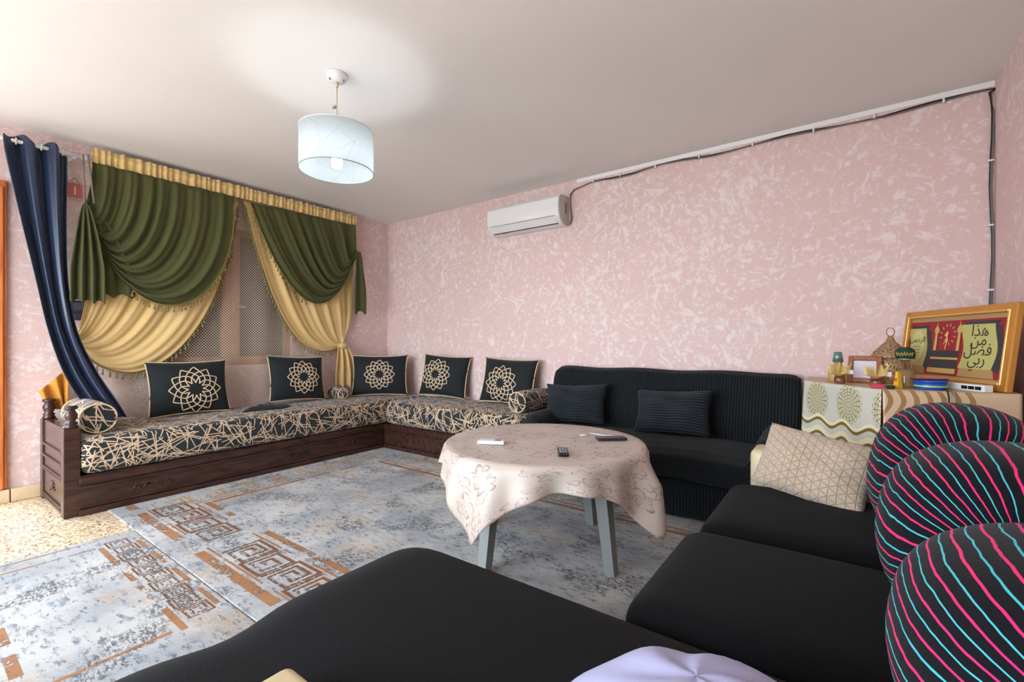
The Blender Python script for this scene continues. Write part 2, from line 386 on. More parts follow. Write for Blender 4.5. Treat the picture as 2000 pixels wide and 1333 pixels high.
bb = empty('baseboard_left', (0, DOOR[1], 0)); bb['kind'] = 'structure'
for k in range(2): BM().box((0, DOOR[1]-0.12+k*0.235, 0), (0.055 if k == 0 else 0.05, DOOR[1]+0.11+k*0.2, 0.095), 0.006).obj('tile', BT, bb, shift=bb.location)
# window
w1 = empty('window_1', (0, (WY0+WY1)/2, WZ0)); w1['kind'] = 'structure'; sh = w1.location
fb = BM(); fb.box((-0.10, WY0, WZ0), (-0.02, WY0+0.07, WZ1), 0.005); fb.box((-0.10, WY1-0.07, WZ0), (-0.02, WY1, WZ1), 0.005)
fb.box((-0.10, WY0+0.07, WZ0), (-0.02, WY1-0.07, WZ0+0.09), 0.005); fb.box((-0.10, WY0+0.07, WZ1-0.07), (-0.02, WY1-0.07, WZ1), 0.005)
fb.obj('window_frame', WINW, w1, shift=sh)
YC = -1.96
BM().box((-0.09, YC-0.085, WZ0+0.09), (-0.01, YC+0.085, WZ1-0.07), 0.006).obj('meeting_stile', WINW, w1, shift=sh)
PANE = plain('dim_window_glass', (66, 72, 76), 0.15)
for a, b in ((WY0+0.07, YC-0.085), (YC+0.085, WY1-0.07)): BM().box((-0.065, a, WZ0+0.09), (-0.055, b, WZ1-0.07)).obj('pane', PANE, w1, shift=sh)
hb = BM(); hb.box((-0.012, YC+0.01, 1.50), (0.0, YC+0.035, 1.60), 0.003); hb.box((0.0, YC+0.012, 1.545), (0.02, YC+0.03, 1.56)); hb.box((0.012, YC+0.015, 1.545), (0.026, YC+0.12, 1.56), 0.003)
hb.obj('handle', GOLD, w1, shift=sh)

# ------------------------------------------------------------------ rugs
RT = 0.010
KEYS = {}
def spiral(parent, name, mat, ox, oy, s, w, flip, z, vert):
    """one square Greek-key spiral woven as a single winding bar, s the side, w the bar width"""
    key = (s, w, flip, vert, mat.name)
    if key not in KEYS:
        p = 1.9*w; L = [(0, s), (0, 0), (s, 0), (s, s-p*0.6), (p, s-p*0.6), (p, p), (s-p, p), (s-p, s-2*p), (2*p, s-2*p), (2*p, 2.1*p), (s-2.2*p, 2.1*p)]
        b_ = BM(); h = w/2; out = []; inn = []
        for i_, q in enumerate(L):
            q = Vector(q); a_ = (q-Vector(L[i_-1])).normalized() if i_ else (Vector(L[1])-q).normalized(); c_ = (Vector(L[i_+1])-q).normalized() if i_ < len(L)-1 else a_
            n1 = Vector((-a_.y, a_.x)); n2 = Vector((-c_.y, c_.x)); m_ = (n1+n2) if i_ not in (0, len(L)-1) else n1
            m_ = m_*(h if i_ not in (0, len(L)-1) else h); out.append(q+m_); inn.append(q-m_)
        def tr(q):
            x_, y_ = q.x, q.y
            if flip: y_ = s-y_
            return (y_, x_) if vert else (x_, y_)
        O = [b_.b.verts.new((*tr(q), 0)) for q in out]; I = [b_.b.verts.new((*tr(q), 0)) for q in inn]
        for k_ in range(len(L)-1): b_.b.faces.new((O[k_], O[k_+1], I[k_+1], I[k_]))
        r_ = bmesh.ops.extrude_face_region(b_.b, geom=list(b_.b.faces)); bmesh.ops.translate(b_.b, verts=[v for v in r_['geom'] if isinstance(v, bmesh.types.BMVert)], vec=(0, 0, 0.0006))
        o_ = b_.obj(name, mat, parent); KEYS[key] = o_.data
    else: o_ = link(name, KEYS[key], None, parent)
    o_.location = Vector((ox, oy, z))-parent.location
RUGM = rug_mat('distressed_grey_rug', 0.0); RUGM2 = rug_mat('distressed_pale_rug', 7.3)
RL1 = rugline_mat('rust_woven_line', (128, 84, 56), (172, 124, 82), 0.465); RL2 = rugline_mat('umber_woven_key', (92, 66, 54), (132, 90, 64), 0.445)
RL3 = rugline_mat('ochre_woven_key', (176, 134, 84), (206, 166, 110), 0.49)
def rug(name, label, lo, hi, z, mat):
    r = thing(name, label, 'rug', (lo[0], lo[1], z))
    BM().box((lo[0], lo[1], z), (hi[0], hi[1], z+RT), 0.003, 1).obj('pile', mat, r, shift=r.location)
    return r
def dashes(parent, segs, c0, c1, z, axis=0):
    for a, b in segs:
        lo, hi = ((a, c0, z), (b, c1, z+0.0006)) if axis == 0 else ((c0, a, z), (c1, b, z+0.0006))
        BM().box(lo, hi).obj('woven_stripe', RL1, parent, shift=parent.location)
small = rug('small_rug', 'small pale grey rug with thin brown key border tucked beside the larger rug', (1.43, -3.90), (3.30, -3.122), 0.0, RUGM2)
Z2 = RT+0.0002
dashes(small, ((1.62, 1.95), (2.03, 2.22), (2.3, 2.52), (2.62, 2.86)), -3.325, -3.300, Z2); dashes(small, ((1.6, 1.8), (1.9, 2.12), (2.22, 2.44), (2.55, 2.8)), -3.165, -3.143, Z2)
dashes(small, ((2.25, 2.42), (2.52, 2.7)), -3.78, -3.745, Z2); dashes(small, ((-3.88, -3.30),), 1.475, 1.487, Z2, 1); dashes(small, ((-3.88, -3.33),), 1.60, 1.612, Z2, 1); dashes(small, ((-3.88, -3.35),), 2.83, 2.848, Z2, 1)
for k in range(10): spiral(small, 'key_motif', RL2, 1.56+k*0.125, -3.282, 0.105, 0.0095, k % 2 == 1, Z2, False)
big = rug('large_rug', 'large distressed grey rug with rust Greek key border under the round table', (0.872, -3.115), (4.48, -0.752), 0.0, RUGM)
Z1 = RT+0.0002
dashes(big, ((0.88, 1.03), (1.15, 1.85), (2.13, 2.98)), -3.03, -2.978, Z1); dashes(big, ((1.27, 1.70), (2.14, 4.0)), -2.668, -2.628, Z1)
dashes(big, ((1.1, 1.8), (2.1, 4.0)), -2.960, -2.948, Z1); dashes(big, ((1.1, 1.75), (2.1, 4.0)), -2.712, -2.70, Z1)
dashes(big, ((-2.62, -1.15),), 1.27, 1.305, Z1, 1); dashes(big, ((-2.7, -1.1),), 1.222, 1.234, Z1, 1); dashes(big, ((1.31, 4.3),), -1.19, -1.155, Z1); dashes(big, ((1.2, 4.3),), -1.115, -1.10, Z1)
for k in range(13):
    if k != 4: spiral(big, 'key_motif', RL2, 1.13+k*0.222, -2.932, 0.2, 0.0185, k % 2 == 1, Z1, False)
for k in range(8): spiral(big, 'key_motif', RL3, 0.985, -2.90+k*0.225, 0.2, 0.0185, k % 2 == 1, Z1, True)
for k in range(12): spiral(big, 'key_motif', RL3, 1.4+k*0.222, -1.06, 0.2, 0.0185, k % 2 == 1, Z1, False)

# ------------------------------------------------------------------ L-shaped bench: two wooden banquettes, two mattresses
RZ = 0.27; BX = 0.84; BY = -0.72; YE = -3.33
bn = thing('wooden_bench', 'carved dark wood bench base with turned end posts below the window', 'bench', (0.45, -2.0, 0)); s0 = bn.location
def rail(bm_parent, a, b_, horiz, shf):
    """moulded front rail: plank, three beads, recessed carved field"""
    def bx(d0, d1, z0_, z1_, nm, bev=0.004):
        if horiz: BM().box((a, BY-d1, z0_), (b_, BY-d0, z1_), bev).obj(nm, WOOD, bm_parent, shift=shf)
        else: BM().box((BX+d0, a, z0_), (BX+d1, b_, z1_), bev).obj(nm, WOOD, bm_parent, shift=shf)
    bx(-0.03, 0.0, 0.0, RZ, 'front_plank'); bx(0, 0.022, 0.0, 0.045, 'plinth_moulding'); bx(0, 0.014, 0.05, 0.062, 'bead'); bx(0, 0.016, 0.185, 0.20, 'bead'); bx(0, 0.022, 0.215, 0.262, 'top_moulding')
rail(bn, YE+0.07, BY, False, s0)
def carving(parent, shf, y, x):
    c = BM()
    for sgn in (-1, 1):
        c.tube([(x, y+sgn*(0.015+0.011*k), 0.125+0.022*sin(k*1.1)) for k in range(12)], 0.0045, 5)
        c.tube([(x, y+sgn*(0.05+0.018*cos(t)), 0.13+0.018*sin(t)) for t in [i*0.6 for i in range(10)]], 0.004, 5)
    c.obj('carved_scroll', WOOD, parent, True, shf)
for yy in (-2.85, -1.75, -1.15): carving(bn, s0, yy, BX+0.002)
for yy, xx in ((YE, BX-0.045), (YE, 0.10)):
    BM().box((xx-0.04, yy-0.005, 0), (xx+0.045, yy+0.08, 0.60), 0.005).obj('post', WOOD, bn, shift=s0)
    BM().lathe([(0.036, 0), (0.040, 0.012), (0.028, 0.022), (0.038, 0.032), (0.024, 0.045), (0.034, 0.07), (0.037, 0.09), (0.024, 0.118), (0.022, 0.124), (0.036, 0.128), (0.038, 0.146), (0.030, 0.150)], (xx+0.0025, yy+0.0375, 0.60), 20).obj('turned_finial', WOOD, bn, True, s0)
BM().box((0.145, YE+0.005, 0.0), (BX-0.085, YE+0.06, 0.60), 0.004).obj('end_panel', WOOD, bn, shift=s0)
for za, zb in ((0.42, 0.435), (0.335, 0.35), (0.25, 0.262), (0.235, 0.245), (0.05, 0.062), (0.03, 0.042)):
    BM().box((0.145, YE-0.008, za), (BX-0.085, YE+0.006, zb), 0.004).obj('end_moulding', WOOD, bn, shift=s0)
c = BM()
for k in range(7): a = k*PI/6; c.tube([(0.45+0.012*cos(a), YE+0.004, 0.13+0.012*sin(a)), (0.45+0.06*cos(a), YE+0.003, 0.13+0.05*sin(a)), (0.45+0.075*cos(a+0.3), YE+0.004, 0.13+0.06*sin(a+0.3))], 0.005, 5)
c.obj('carved_rosette', WOOD, bn, True, s0)
BM().box((0.06, YE+0.085, 0.02), (BX-0.035, BY, 0.24)).obj('base_box', WOOD, bn, shift=s0)
b2 = thing('wooden_bench', 'carved dark wood bench base along the wall beneath the air conditioner', 'bench', (1.78, -0.36, 0)); s0 = b2.location
rail(b2, BX, 2.70, True, s0); BM().box((BX-0.03, BY+0.03, 0.02), (2.70, -0.03, 0.24)).obj('base_box', WOOD, b2, shift=s0)
def mattress(label, lo, hi):
    b_ = BM(); b_.box(lo, hi, 0.07, 5); o = b_.obj('bench_mattress', MATT, None, True, ((lo[0]+hi[0])/2, (lo[1]+hi[1])/2, lo[2])); o.location = ((lo[0]+hi[0])/2, (lo[1]+hi[1])/2, lo[2]); tag(o, label, 'mattress')
mattress('black and beige scribble-patterned mattress on the bench below the window', (0.03, YE+0.075, 0.272), (BX+0.03, -0.03, 0.53))
mattress('black and beige scribble-patterned mattress on the bench under the air conditioner', (BX+0.035, BY-0.03, 0.272), (2.72, -0.03, 0.53))

# ------------------------------------------------------------------ cushions
def pfun(w, h, t, pinch=0.07, sag=0.0, seed=0, wr=0.012):
    def f(u, v, side):
        U = 2*u-1; V = 2*v-1
        x = w/2*U*(1-pinch*(1-V*V)); z = h/2*V*(1-pinch*(1-U*U))
        e = max(0.0, (1-abs(U)**2.6)*(1-abs(V)**2.6))**0.55
        y = t/2*e + wr*e*sin(5*U+3*V+seed)*cos(4*V-2*U+1.7*seed)
        return Vector((x, side*y, z+h/2*(1-pinch*0)))
    return f
def pillow(name, label, w, h, t, mat, loc, rz, lean, roll=0.0, piping=None, group=None, seed=0, rosette=0.0, pinch=0.07, wr=0.008, roff=(0, 0), part='cover', n=22):
    r = thing(name, label, 'cushion', loc, rz, -lean, group); r.rotation_euler = (Matrix.Rotation(rz, 3, 'Z') @ Matrix.Rotation(-lean, 3, 'X') @ Matrix.Rotation(roll, 3, 'Y')).to_euler()
    f = pfun(w, h, t, pinch, seed=seed, wr=wr); vs_, fs, us = [], [], []; idx = {}
    for side in (-1, 1):
        for j in range(n+1):
            for i in range(n+1):
                edge = i in (0, n) or j in (0, n); k = (i, j, 0 if edge else side)
                if k not in idx: idx[k] = len(vs_); vs_.append(f(i/n, j/n, side))
        for j in range(n):
            for i in range(n):
                q = [(i, j), (i+1, j), (i+1, j+1), (i, j+1)]
                if side == 1: q = q[::-1]
                fs.append([idx[(a, b_, 0 if a in (0, n) or b_ in (0, n) else side)] for a, b_ in q]); us += [(a/n*w, b_/n*h) for a, b_ in q]
    me = bpy.data.meshes.new(part); me.from_pydata(vs_, [], fs); l = me.uv_layers.new(name='UVMap').data
    for k, q in enumerate(us): l[k].uv = q
    link(part, me, mat, r, True)
    if piping:
        bd = [(i/n, 0) for i in range(n)]+[(1, j/n) for j in range(n)]+[(1-i/n, 1) for i in range(n)]+[(0, 1-j/n) for j in range(n)]
        BM().tube([f(a, b_, -1) for a, b_ in bd], 0.006, 6, True).obj('piping', piping, r, True)
    if rosette:
        R = rosette; bm = bmesh.new(); path = [(0, 1.0), (15, 0.80), (24, 0.73), (30, 0.66), (38, 0.60), (45, 0.53), (52, 0.40), (60, 0.27), (67.5, 0.36)]
        for k in range(12):
            for sg in (-1, 1):
                pts = []
                for (a0, r0), (a1, r1) in zip(path, path[1:]):
                    for q in range(3): tt = q/3; pts.append((math.radians(30*k+sg*(a0+(a1-a0)*tt)), (r0+(r1-r0)*tt)*R))
                pts = [Vector((rr*sin(a)+roff[0], rr*cos(a)+roff[1])) for a, rr in pts]; row = []
                for i, p in enumerate(pts):
                    t = (pts[min(i+1, len(pts)-1)]-pts[max(i-1, 0)]).normalized(); nn = Vector((-t.y, t.x))*0.0048
                    for q in (p+nn, p-nn):
                        g = f(0.5+q.x/w/(1-0.0), 0.5+q.y/h, -1); row.append(bm.verts.new((q.x, g.y-0.0035, q.y+h/2)))
                for i in range(len(pts)-1): bm.faces.new((row[2*i], row[2*i+1], row[2*i+3], row[2*i+2]))
        me = bpy.data.meshes.new('rosette'); bm.to_mesh(me); bm.free(); boxuv(me); o = link('rosette', me, APPL, r, True)
        md = o.modifiers.new('thickness', 'SOLIDIFY'); md.thickness = 0.002
    return r
G = 'rosette cushions on the bench'
pillow('rosette_cushion', 'dark teal rosette cushion half under the fringed cream curtain', 0.64, 0.49, 0.17, VELVET, (0.27, -2.40, 0.535), PI/2, 0.22, piping=BEIGE, group=G, rosette=0.205, roff=(0.02, -0.03))
pillow('rosette_cushion', 'dark teal rosette cushion beside the folded black cloth, tilted', 0.62, 0.49, 0.17, VELVET, (0.27, -1.40, 0.556), PI/2, 0.22, 0.05, BEIGE, G, 2, 0.18, roff=(0.03, 0.0))
pillow('rosette_cushion', 'dark teal rosette cushion set across the corner of the bench', 0.66, 0.50, 0.17, VELVET, (0.45, -0.48, 0.537), math.radians(47), 0.2, 0, BEIGE, G, 4, 0.18)
pillow('rosette_cushion', 'dark teal rosette cushion turned sideways against the wall, right of the corner cushion', 0.60, 0.49, 0.17, VELVET, (1.27, -0.25, 0.556), math.radians(18), 0.24, 0.06, BEIGE, G, 5, 0.185, roff=(-0.08, 0.0))
pillow('rosette_cushion', 'dark teal rosette cushion behind the patterned bolster next to the black sofa', 0.66, 0.48, 0.17, VELVET, (2.18, -0.24, 0.546), math.radians(4), 0.24, 0.03, BEIGE, G, 7, 0.19, roff=(-0.04, -0.04))
def bolster(label, c, r, L, rz, mat=MATT):
    t = thing('bolster', label, 'bolster', (c[0], c[1], c[2]-r), rz); n = 28
    def f(u, v):
        a = TAU*u; rr = r*(1-0.10*(2*v-1)**6); return (rr*cos(a), -L/2+L*v, r+rr*sin(a))
    grid('roll_cover', f, n, 16, mat, t, lambda u, v: (u*TAU*r, v*L), True)
    for sg in (-1, 1):
        b_ = BM(); nn = 28; rings = []
        for q in range(6):
            rr = r*0.90*(1-q/6); rings.append([b_.b.verts.new((rr*cos(TAU*k/nn), sg*(L/2+0.014*sin(q/6*PI/2)), r+rr*sin(TAU*k/nn))) for k in range(nn)])
        for a_, c_ in zip(rings, rings[1:]):
            for k in range(nn): b_.b.faces.new((a_[k], a_[(k+1) % nn], c_[(k+1) % nn], c_[k]))
        b_.b.faces.new(rings[-1]); b_.obj('end_disc', mat, t, True)
        BM().tube([(r*0.91*cos(TAU*k/nn), sg*L/2, r+r*0.91*sin(TAU*k/nn)) for k in range(nn)], 0.006, 6, True).obj('piping', BEIGE, t, True)
bolster('patterned bolster beside the turned post of the bench, navy curtain over it', (0.48, -3.14, 0.642), 0.112, 0.54, PI/2)
bolster('patterned bolster lying against the black corduroy sofa', (2.61, -0.37, 0.632), 0.102, 0.50, 0)
bolster('small patterned bolster below the end of the tied cream curtain', (0.26, -0.93, 0.595), 0.065, 0.22, PI/2)
# folded black cloth on the bench
def heap(u, v):
    a = TAU*u; rr = v; x = 0.10*rr*cos(a)*(1+0.25*sin(3*a)); y = 0.25*rr*sin(a)*(1+0.15*cos(2*a+1)); z = 0.05*(1-rr**3)+0.012*sin(9*y/0.25*2)*(1-rr)
    return (x, y, max(z, 0.0))
o = grid('folded_cloth', heap, 28, 8, fabric('black_cotton', (14, 14, 17), (24, 24, 28)), closeu=True, thick=0.004); o.location = (0.46, -1.83, 0.532); tag(o, 'crumpled black cloth left on the patterned mattress', 'cloth')

# ------------------------------------------------------------------ curtains
XC, XG, XN = 0.085, 0.145, 0.20
def bez(p, t):
    s = 1-t; return tuple(s**3*a+3*s*s*t*b_+3*s*t*t*c_+t**3*d for a, b_, c_, d in zip(*p))
def lerp(a, b_, t): return tuple(x+(y-x)*t for x, y in zip(a, b_))
TM = None
def tassels(parent, shf, pts):
    global TM
    if TM is None:
        o_ = BM().lathe([(0.002, 0), (0.002, -0.014), (0.006, -0.018), (0.007, -0.024), (0.004, -0.028), (0.006, -0.034), (0.010, -0.058), (0.009, -0.060)], n=7).obj('tassel', TASS, parent, True, None); TM = o_.data; bpy.data.objects.remove(o_)
    for p in pts: o_ = link('tassel', TM, None, parent); o_.location = Vector(p)-Vector(shf); o_.rotation_euler = (random.uniform(-0.2, 0.2), random.uniform(-0.2, 0.2), 0)
def even(fn, spacing, t0=0.02, t1=0.97):
    P = [Vector(fn(t0+(t1-t0)*i/300)) for i in range(301)]; out = [P[0]]; acc = 0
    for a, b_ in zip(P, P[1:]):
        acc += (b_-a).length
        if acc >= spacing: out.append(b_); acc = 0
    return out
def drape(parent, shf, name, T0, T1, c1a, c1b, c2a, c2b, K, x, mat, nf, amp, seed, xk=None, pw=1.0):
    """cloth gathered along T0-T1 and swept to the tie point K; u=1 is the free edge"""
    def f(u, v):
        w = u**pw
        p = bez((lerp(T0, T1, u), lerp(c1a, c1b, u), lerp(c2a, c2b, w), K), v)
        env = 0.35+0.65*sin(PI*min(1, v*1.15))
        if v > 0.85: env *= max(0.25, (1-v)/0.15)
        dx = amp*env*(sin(TAU*nf*(u+0.035*sin(11*u+seed))+seed)+0.45*sin(TAU*nf*2.3*u+seed*2+v*2))
        q = onx(p[0], p[1], x); q.x = x+dx+0.03*sin(PI*v)*u
        k = max(0, (v-0.8)/0.2); q.z += (u-0.5)*-0.05*k; q.x += 0.025*k*sin(TAU*2*u)
        return q
    grid(name, f, 110, 44, mat, parent, lambda u, v: (u*1.3, v*1.6), thick=0.003, shift=shf)
    return lambda t: f(1.0, t)
def hang(parent, shf, name, K, L, R_, x, mat, nf, amp, wtop=6):
    """tail of cloth falling from the tie"""
    def f(u, v):
        b0 = lerp(L, R_, u); px = K[0]+(u-0.5)*wtop+(b0[0]-K[0]-(u-0.5)*wtop)*min(1, (v*1.5)**0.7); py = K[1]+(b0[1]-K[1])*v+4*sin(TAU*nf*u)*v
        q = onx(px, py, x); q.x = x+amp*sin(TAU*nf*u+1)*min(1, v*3)+0.01; return q
    grid(name, f, 48, 20, mat, parent, lambda u, v: (u*0.4, v*0.9), thick=0.003, shift=shf)
def heading(parent, shf, ya, yb):
    def f(u, v):
        y = ya+(yb-ya)*u; z = 2.635+0.12*v; e = 0.012*sin(y*130+2*sin(y*17))+0.008*sin(y*61)
        pk = 0.016*math.exp(-((v-0.62)/0.14)**2); return (0.135+e*(0.5+abs(v-0.6))+pk, y, z+0.006*sin(y*70)*(1 if v > 0.8 else 0))
    grid('gathered_heading', f, int((yb-ya)*190), 10, CREAMC, parent, lambda u, v: (u*(yb-ya), v*0.12), thick=0.003, shift=shf)
    BM().tube([(0.125, ya, 2.708), (0.125, yb, 2.708)], 0.010, 8).obj('rod', WHITEP, parent, True, shf)
YM = -1.93
cl = thing('cream_curtain', 'cream curtain with tassel fringe swept towards the navy curtain', 'curtain', (XC, -2.5, 0.9)); sh = cl.location
heading(cl, sh, -3.05, YM)
e1 = drape(cl, sh, 'curtain_cloth', (180, 318), (466, 388), (178, 450), (450, 640), (176, 590), (270, 830), (145, 668), XC, CREAMC, 6, 0.016, 0.4)
fr = BM().tube(even(e1, 0.03), 0.006, 5).obj('fringe', TASS, cl, True, sh); tassels(fr, sh, even(e1, 0.045))
cr = thing('cream_curtain', 'cream curtain knotted low beside the corner cushion', 'curtain', (XC, -0.9, 0.6)); sh = cr.location
heading(cr, sh, YM+0.003, -0.59)
e2 = drape(cr, sh, 'curtain_cloth', (690, 445), (475, 390), (692, 530), (512, 560), (696, 630), (565, 735), (668, 672), XC, CREAMC, 5, 0.016, 2.0)
fr = BM().tube(even(e2, 0.03), 0.006, 5).obj('fringe', TASS, cr, True, sh); tassels(fr, sh, even(e2, 0.045))
hang(cr, sh, 'knotted_tail', (668, 670), (652, 757), (694, 757), XC+0.03, CREAMC, 3, 0.028, 14)
kb = BM(); bmesh.ops.create_icosphere(kb.b, subdivisions=3, radius=0.05, matrix=Matrix.Translation(onx(669, 676, XC+0.03)) @ Matrix.Diagonal((0.9, 1.25, 0.8, 1))); kb.obj('knot', CREAMC, cr, True, sh)
gl = thing('green_swag', 'olive green swag with fringe and hanging tail next to the navy curtain', 'curtain', (XG, -2.6, 1.5)); sh = gl.location
e3 = drape(gl, sh, 'swag_cloth', (180, 316), (457, 384), (180, 350), (472, 640), (172, 388), (240, 690), (166, 400), XG, GREEN, 8, 0.026, 1.1, pw=0.55)
fr = BM().tube(even(e3, 0.03, 0.02, 0.72), 0.006, 5).obj('fringe', TASS, gl, True, sh); tassels(fr, sh, even(e3, 0.045, 0.02, 0.72))
hang(gl, sh, 'tail', (166, 398), (134, 588), (203, 592), XG+0.05, GREEN, 3.2, 0.035, 8)
hang(gl, sh, 'back_tail', (172, 400), (175, 576), (264, 580), XG-0.02, GREEN, 2.5, 0.02, 8)
for a_, b_ in ((162, 165), (172, 184)): BM().tube([onx(a_, 302, XG+0.03), onx((a_+b_)/2, 350, XG+0.03), onx(b_, 398, XG+0.05)], 0.007, 6).obj('tie_cord', ROPE, gl, True, sh)
gr = thing('green_swag', 'olive green swag with short tail hanging near the room corner', 'curtain', (XG, -1.0, 1.5)); sh = gr.location
e4 = drape(gr, sh, 'swag_cloth', (691, 440), (490, 396), (691, 458), (545, 565), (694, 482), (633, 690), (697, 493), XG, GREEN, 7, 0.026, 0.3, pw=0.55)
fr = BM().tube(even(e4, 0.03, 0.02, 0.55), 0.006, 5).obj('fringe', TASS, gr, True, sh); tassels(fr, sh, even(e4, 0.045, 0.02, 0.55))
hang(gr, sh, 'tail', (699, 492), (690, 612), (716, 612), XG+0.04, GREEN, 1.5, 0.02, 8)
BM().tube([onx(694, 440, XG), onx(695, 470, XG+0.02), onx(697, 495, XG+0.04)], 0.006, 6).obj('tie_cord', ROPE, gr, True, sh)
BM().lathe([(0.004, 0), (0.016, -0.02), (0.012, -0.03), (0.02, -0.12)], onx(692, 535, XG+0.05), 10).obj('cord_tassel', ROPE, gr, True, sh)
# lace behind
o = grid('lace_panel', lambda u, v: (0.035+0.008*sin(u*40), -2.95+1.95*u, 0.56+2.06*v), 120, 8, LACE, None, lambda u, v: (u*1.95, v*2.06), shift=(0.035, -1.97, 0.56)); o.location = (0.035, -1.97, 0.56)
tag(o, 'beige net lace panel hanging flat over the wooden window', 'lace curtain')
# navy door curtain on its own rod
NZ = 2.655
nr = thing('curtain_rod', 'white metal rod with end knob carrying the navy curtain', 'curtain rod', (0.14, -3.4, NZ)); sh = nr.location
BM().tube([(0.14, -3.85, NZ), (0.14, -3.12, NZ)], 0.014, 10).obj('pole', WHITEP, nr, True, sh)
BM().lathe([(0.012, 0), (0.02, 0.01), (0.02, 0.035), (0.014, 0.045)], (0, 0, 0), 12).obj('end_knob', WHITEP, nr, True).matrix_local = Matrix.Translation(Vector((0.14, -3.12, NZ))-Vector(sh)) @ Matrix.Rotation(-PI/2, 4, 'X')
BM().box((0.0, -3.165, NZ-0.02), (0.14, -3.145, NZ+0.005), 0.003).obj('bracket', WHITEP, nr, shift=sh)
nc = thing('navy_curtain', 'long navy satin eyelet curtain trailing onto the bench end', 'curtain', (0.2, -3.2, 0.7)); sh = nc.location
rows = [(258, 4, 132, 0.14), (300, 8, 133, 0.15), (420, 36, 131, 0.16), (540, 66, 134, 0.18), (640, 90, 152, 0.22), (720, 118, 190, 0.28), (775, 150, 225, 0.34), (815, 185, 247, 0.40)]
def navy(u, v):
    s = v*(len(rows)-1); i = min(int(s), len(rows)-2); t = s-i
    cat = lambda k: (lambda p0, p1, p2, p3: 0.5*(2*p1+(p2-p0)*t+(2*p0-5*p1+4*p2-p3)*t*t+(3*p1-p0-3*p2+p3)*t**3))(*[rows[max(0, min(len(rows)-1, i+q))][k] for q in (-1, 0, 1, 2)])
    py, l, r_, x = cat(0), cat(1), cat(2), cat(3); px = l+(r_-l)*u; slope = 0.30*(1-v)*(px-l)
    q = onx(px, py+slope+(7*sin(u*TAU*2.2+0.6) if v < 0.05 else 0), x); a = 0.042*(1-0.35*v); q.x = max(0.05, x+a*sin(TAU*2.7*u+0.8+v*1.2)+0.22*a*sin(TAU*6*u+2)); q.z = max(q.z, 0.56)
    return q
grid('curtain_cloth', navy, 72, 56, NAVY, nc, lambda u, v: (u*0.8, v*2.1), thick=0.003, shift=sh)
for y in (-3.60, -3.47, -3.34, -3.225): BM().tube([(0.14+0.022*cos(TAU*k/16), y, NZ+0.022*sin(TAU*k/16)) for k in range(16)], 0.005, 6, True).obj('eyelet', WHITEP, nc, True, sh)
def ochre(u, v): q = onx(75+60*u+25*v*(1-u)-6*sin(u*9)*v, 800-75*(1-v)*(0.35+0.65*u)-8+v*8, 0.07+0.02*sin(u*14)); q.z = max(q.z, 0.56); return q
o = grid('ochre_cloth', ochre, 24, 12, ORANGE, None, thick=0.003, shift=(0.07, -3.25, 0.56)); o.location = (0.07, -3.25, 0.56); tag(o, 'ochre cloth bunched on the bench end under the navy curtain', 'cloth')

# ------------------------------------------------------------------ small wall things
sg = thing('door_plaque', 'small pink wall plaque with the number 1 beside the navy curtain', 'plaque', (0.0, -3.13, 2.33)); sh = sg.location
BM().box((0.004, -3.185, 2.345), (0.014, -3.075, 2.475), 0.003).obj('board', plain('plaque_pink', (204, 118, 122), 0.6), sg, shift=sh)
for z in (2.345, 2.475): BM().tube([(0.014, -3.185+0.11*k/12, z+0.006*sin(k*1.6)) for k in range(13)], 0.007, 6).obj('scalloped_edge', BEIGE, sg, True, sh)
BM().tube([(0.01, -3.16, 2.475), (0.01, -3.13, 2.515), (0.01, -3.10, 2.475)], 0.0025, 5).obj('hanging_wire', ROPE, sg, True, sh)
def text(body, size, mat, parent, name, to):
    cu = bpy.data.curves.new('t', 'FONT'); cu.body = body; cu.size = size; cu.align_x = 'CENTER'; cu.extrude = 0.0006/1
    ob = bpy.data.objects.new('t', cu); COL.objects.link(ob); dg = bpy.context.evaluated_depsgraph_get()
    me = bpy.data.meshes.new_from_object(ob.evaluated_get(dg)); bpy.data.objects.remove(ob); bpy.data.curves.remove(cu)
    for v in me.vertices: v.co = Vector(to(v.co.x, v.co.y, v.co.z))
    me.materials.clear(); return link(name, me, mat, parent)
text('1', 0.10, plain('plaque_cream', (240, 222, 180), 0.6), sg, 'numeral', lambda x, y, z: (0.0155+z, -0.0+x, 0.045+y))
wb_ = thing('wall_phone', 'dark grey wall handset box half behind the curtains', 'wall phone', (0, -3.11, 1.36)); sh = wb_.location
BM().box((0, -3.16, 1.38), (0.05, -3.06, 1.52), 0.008).obj('body', DKGREY, wb_, shift=sh); BM().box((0.05, -3.145, 1.44), (0.056, -3.085, 1.505), 0.002).obj('screen', plain('slate_screen', (84, 96, 110), 0.2), wb_, shift=sh); BM().box((0.03, -3.15, 1.36), (0.075, -3.07, 1.415), 0.008).obj('handset', DKGREY, wb_, shift=sh)

so = thing('wall_socket', 'white wall socket low between two rosette cushions', 'socket', (1.70, 0, 0.62)); sh = so.location
BM().box((1.66, -0.010, 0.585), (1.74, 0, 0.665), 0.003).obj('plate', WHITEP, so, shift=sh); BM().lathe([(0.022, 0), (0.022, 0.004)], n=18).obj('well', GREYP, so, True).matrix_local = Matrix.Translation((0, -0.009, 0.005)) @ Matrix.Rotation(PI/2, 4, 'X')

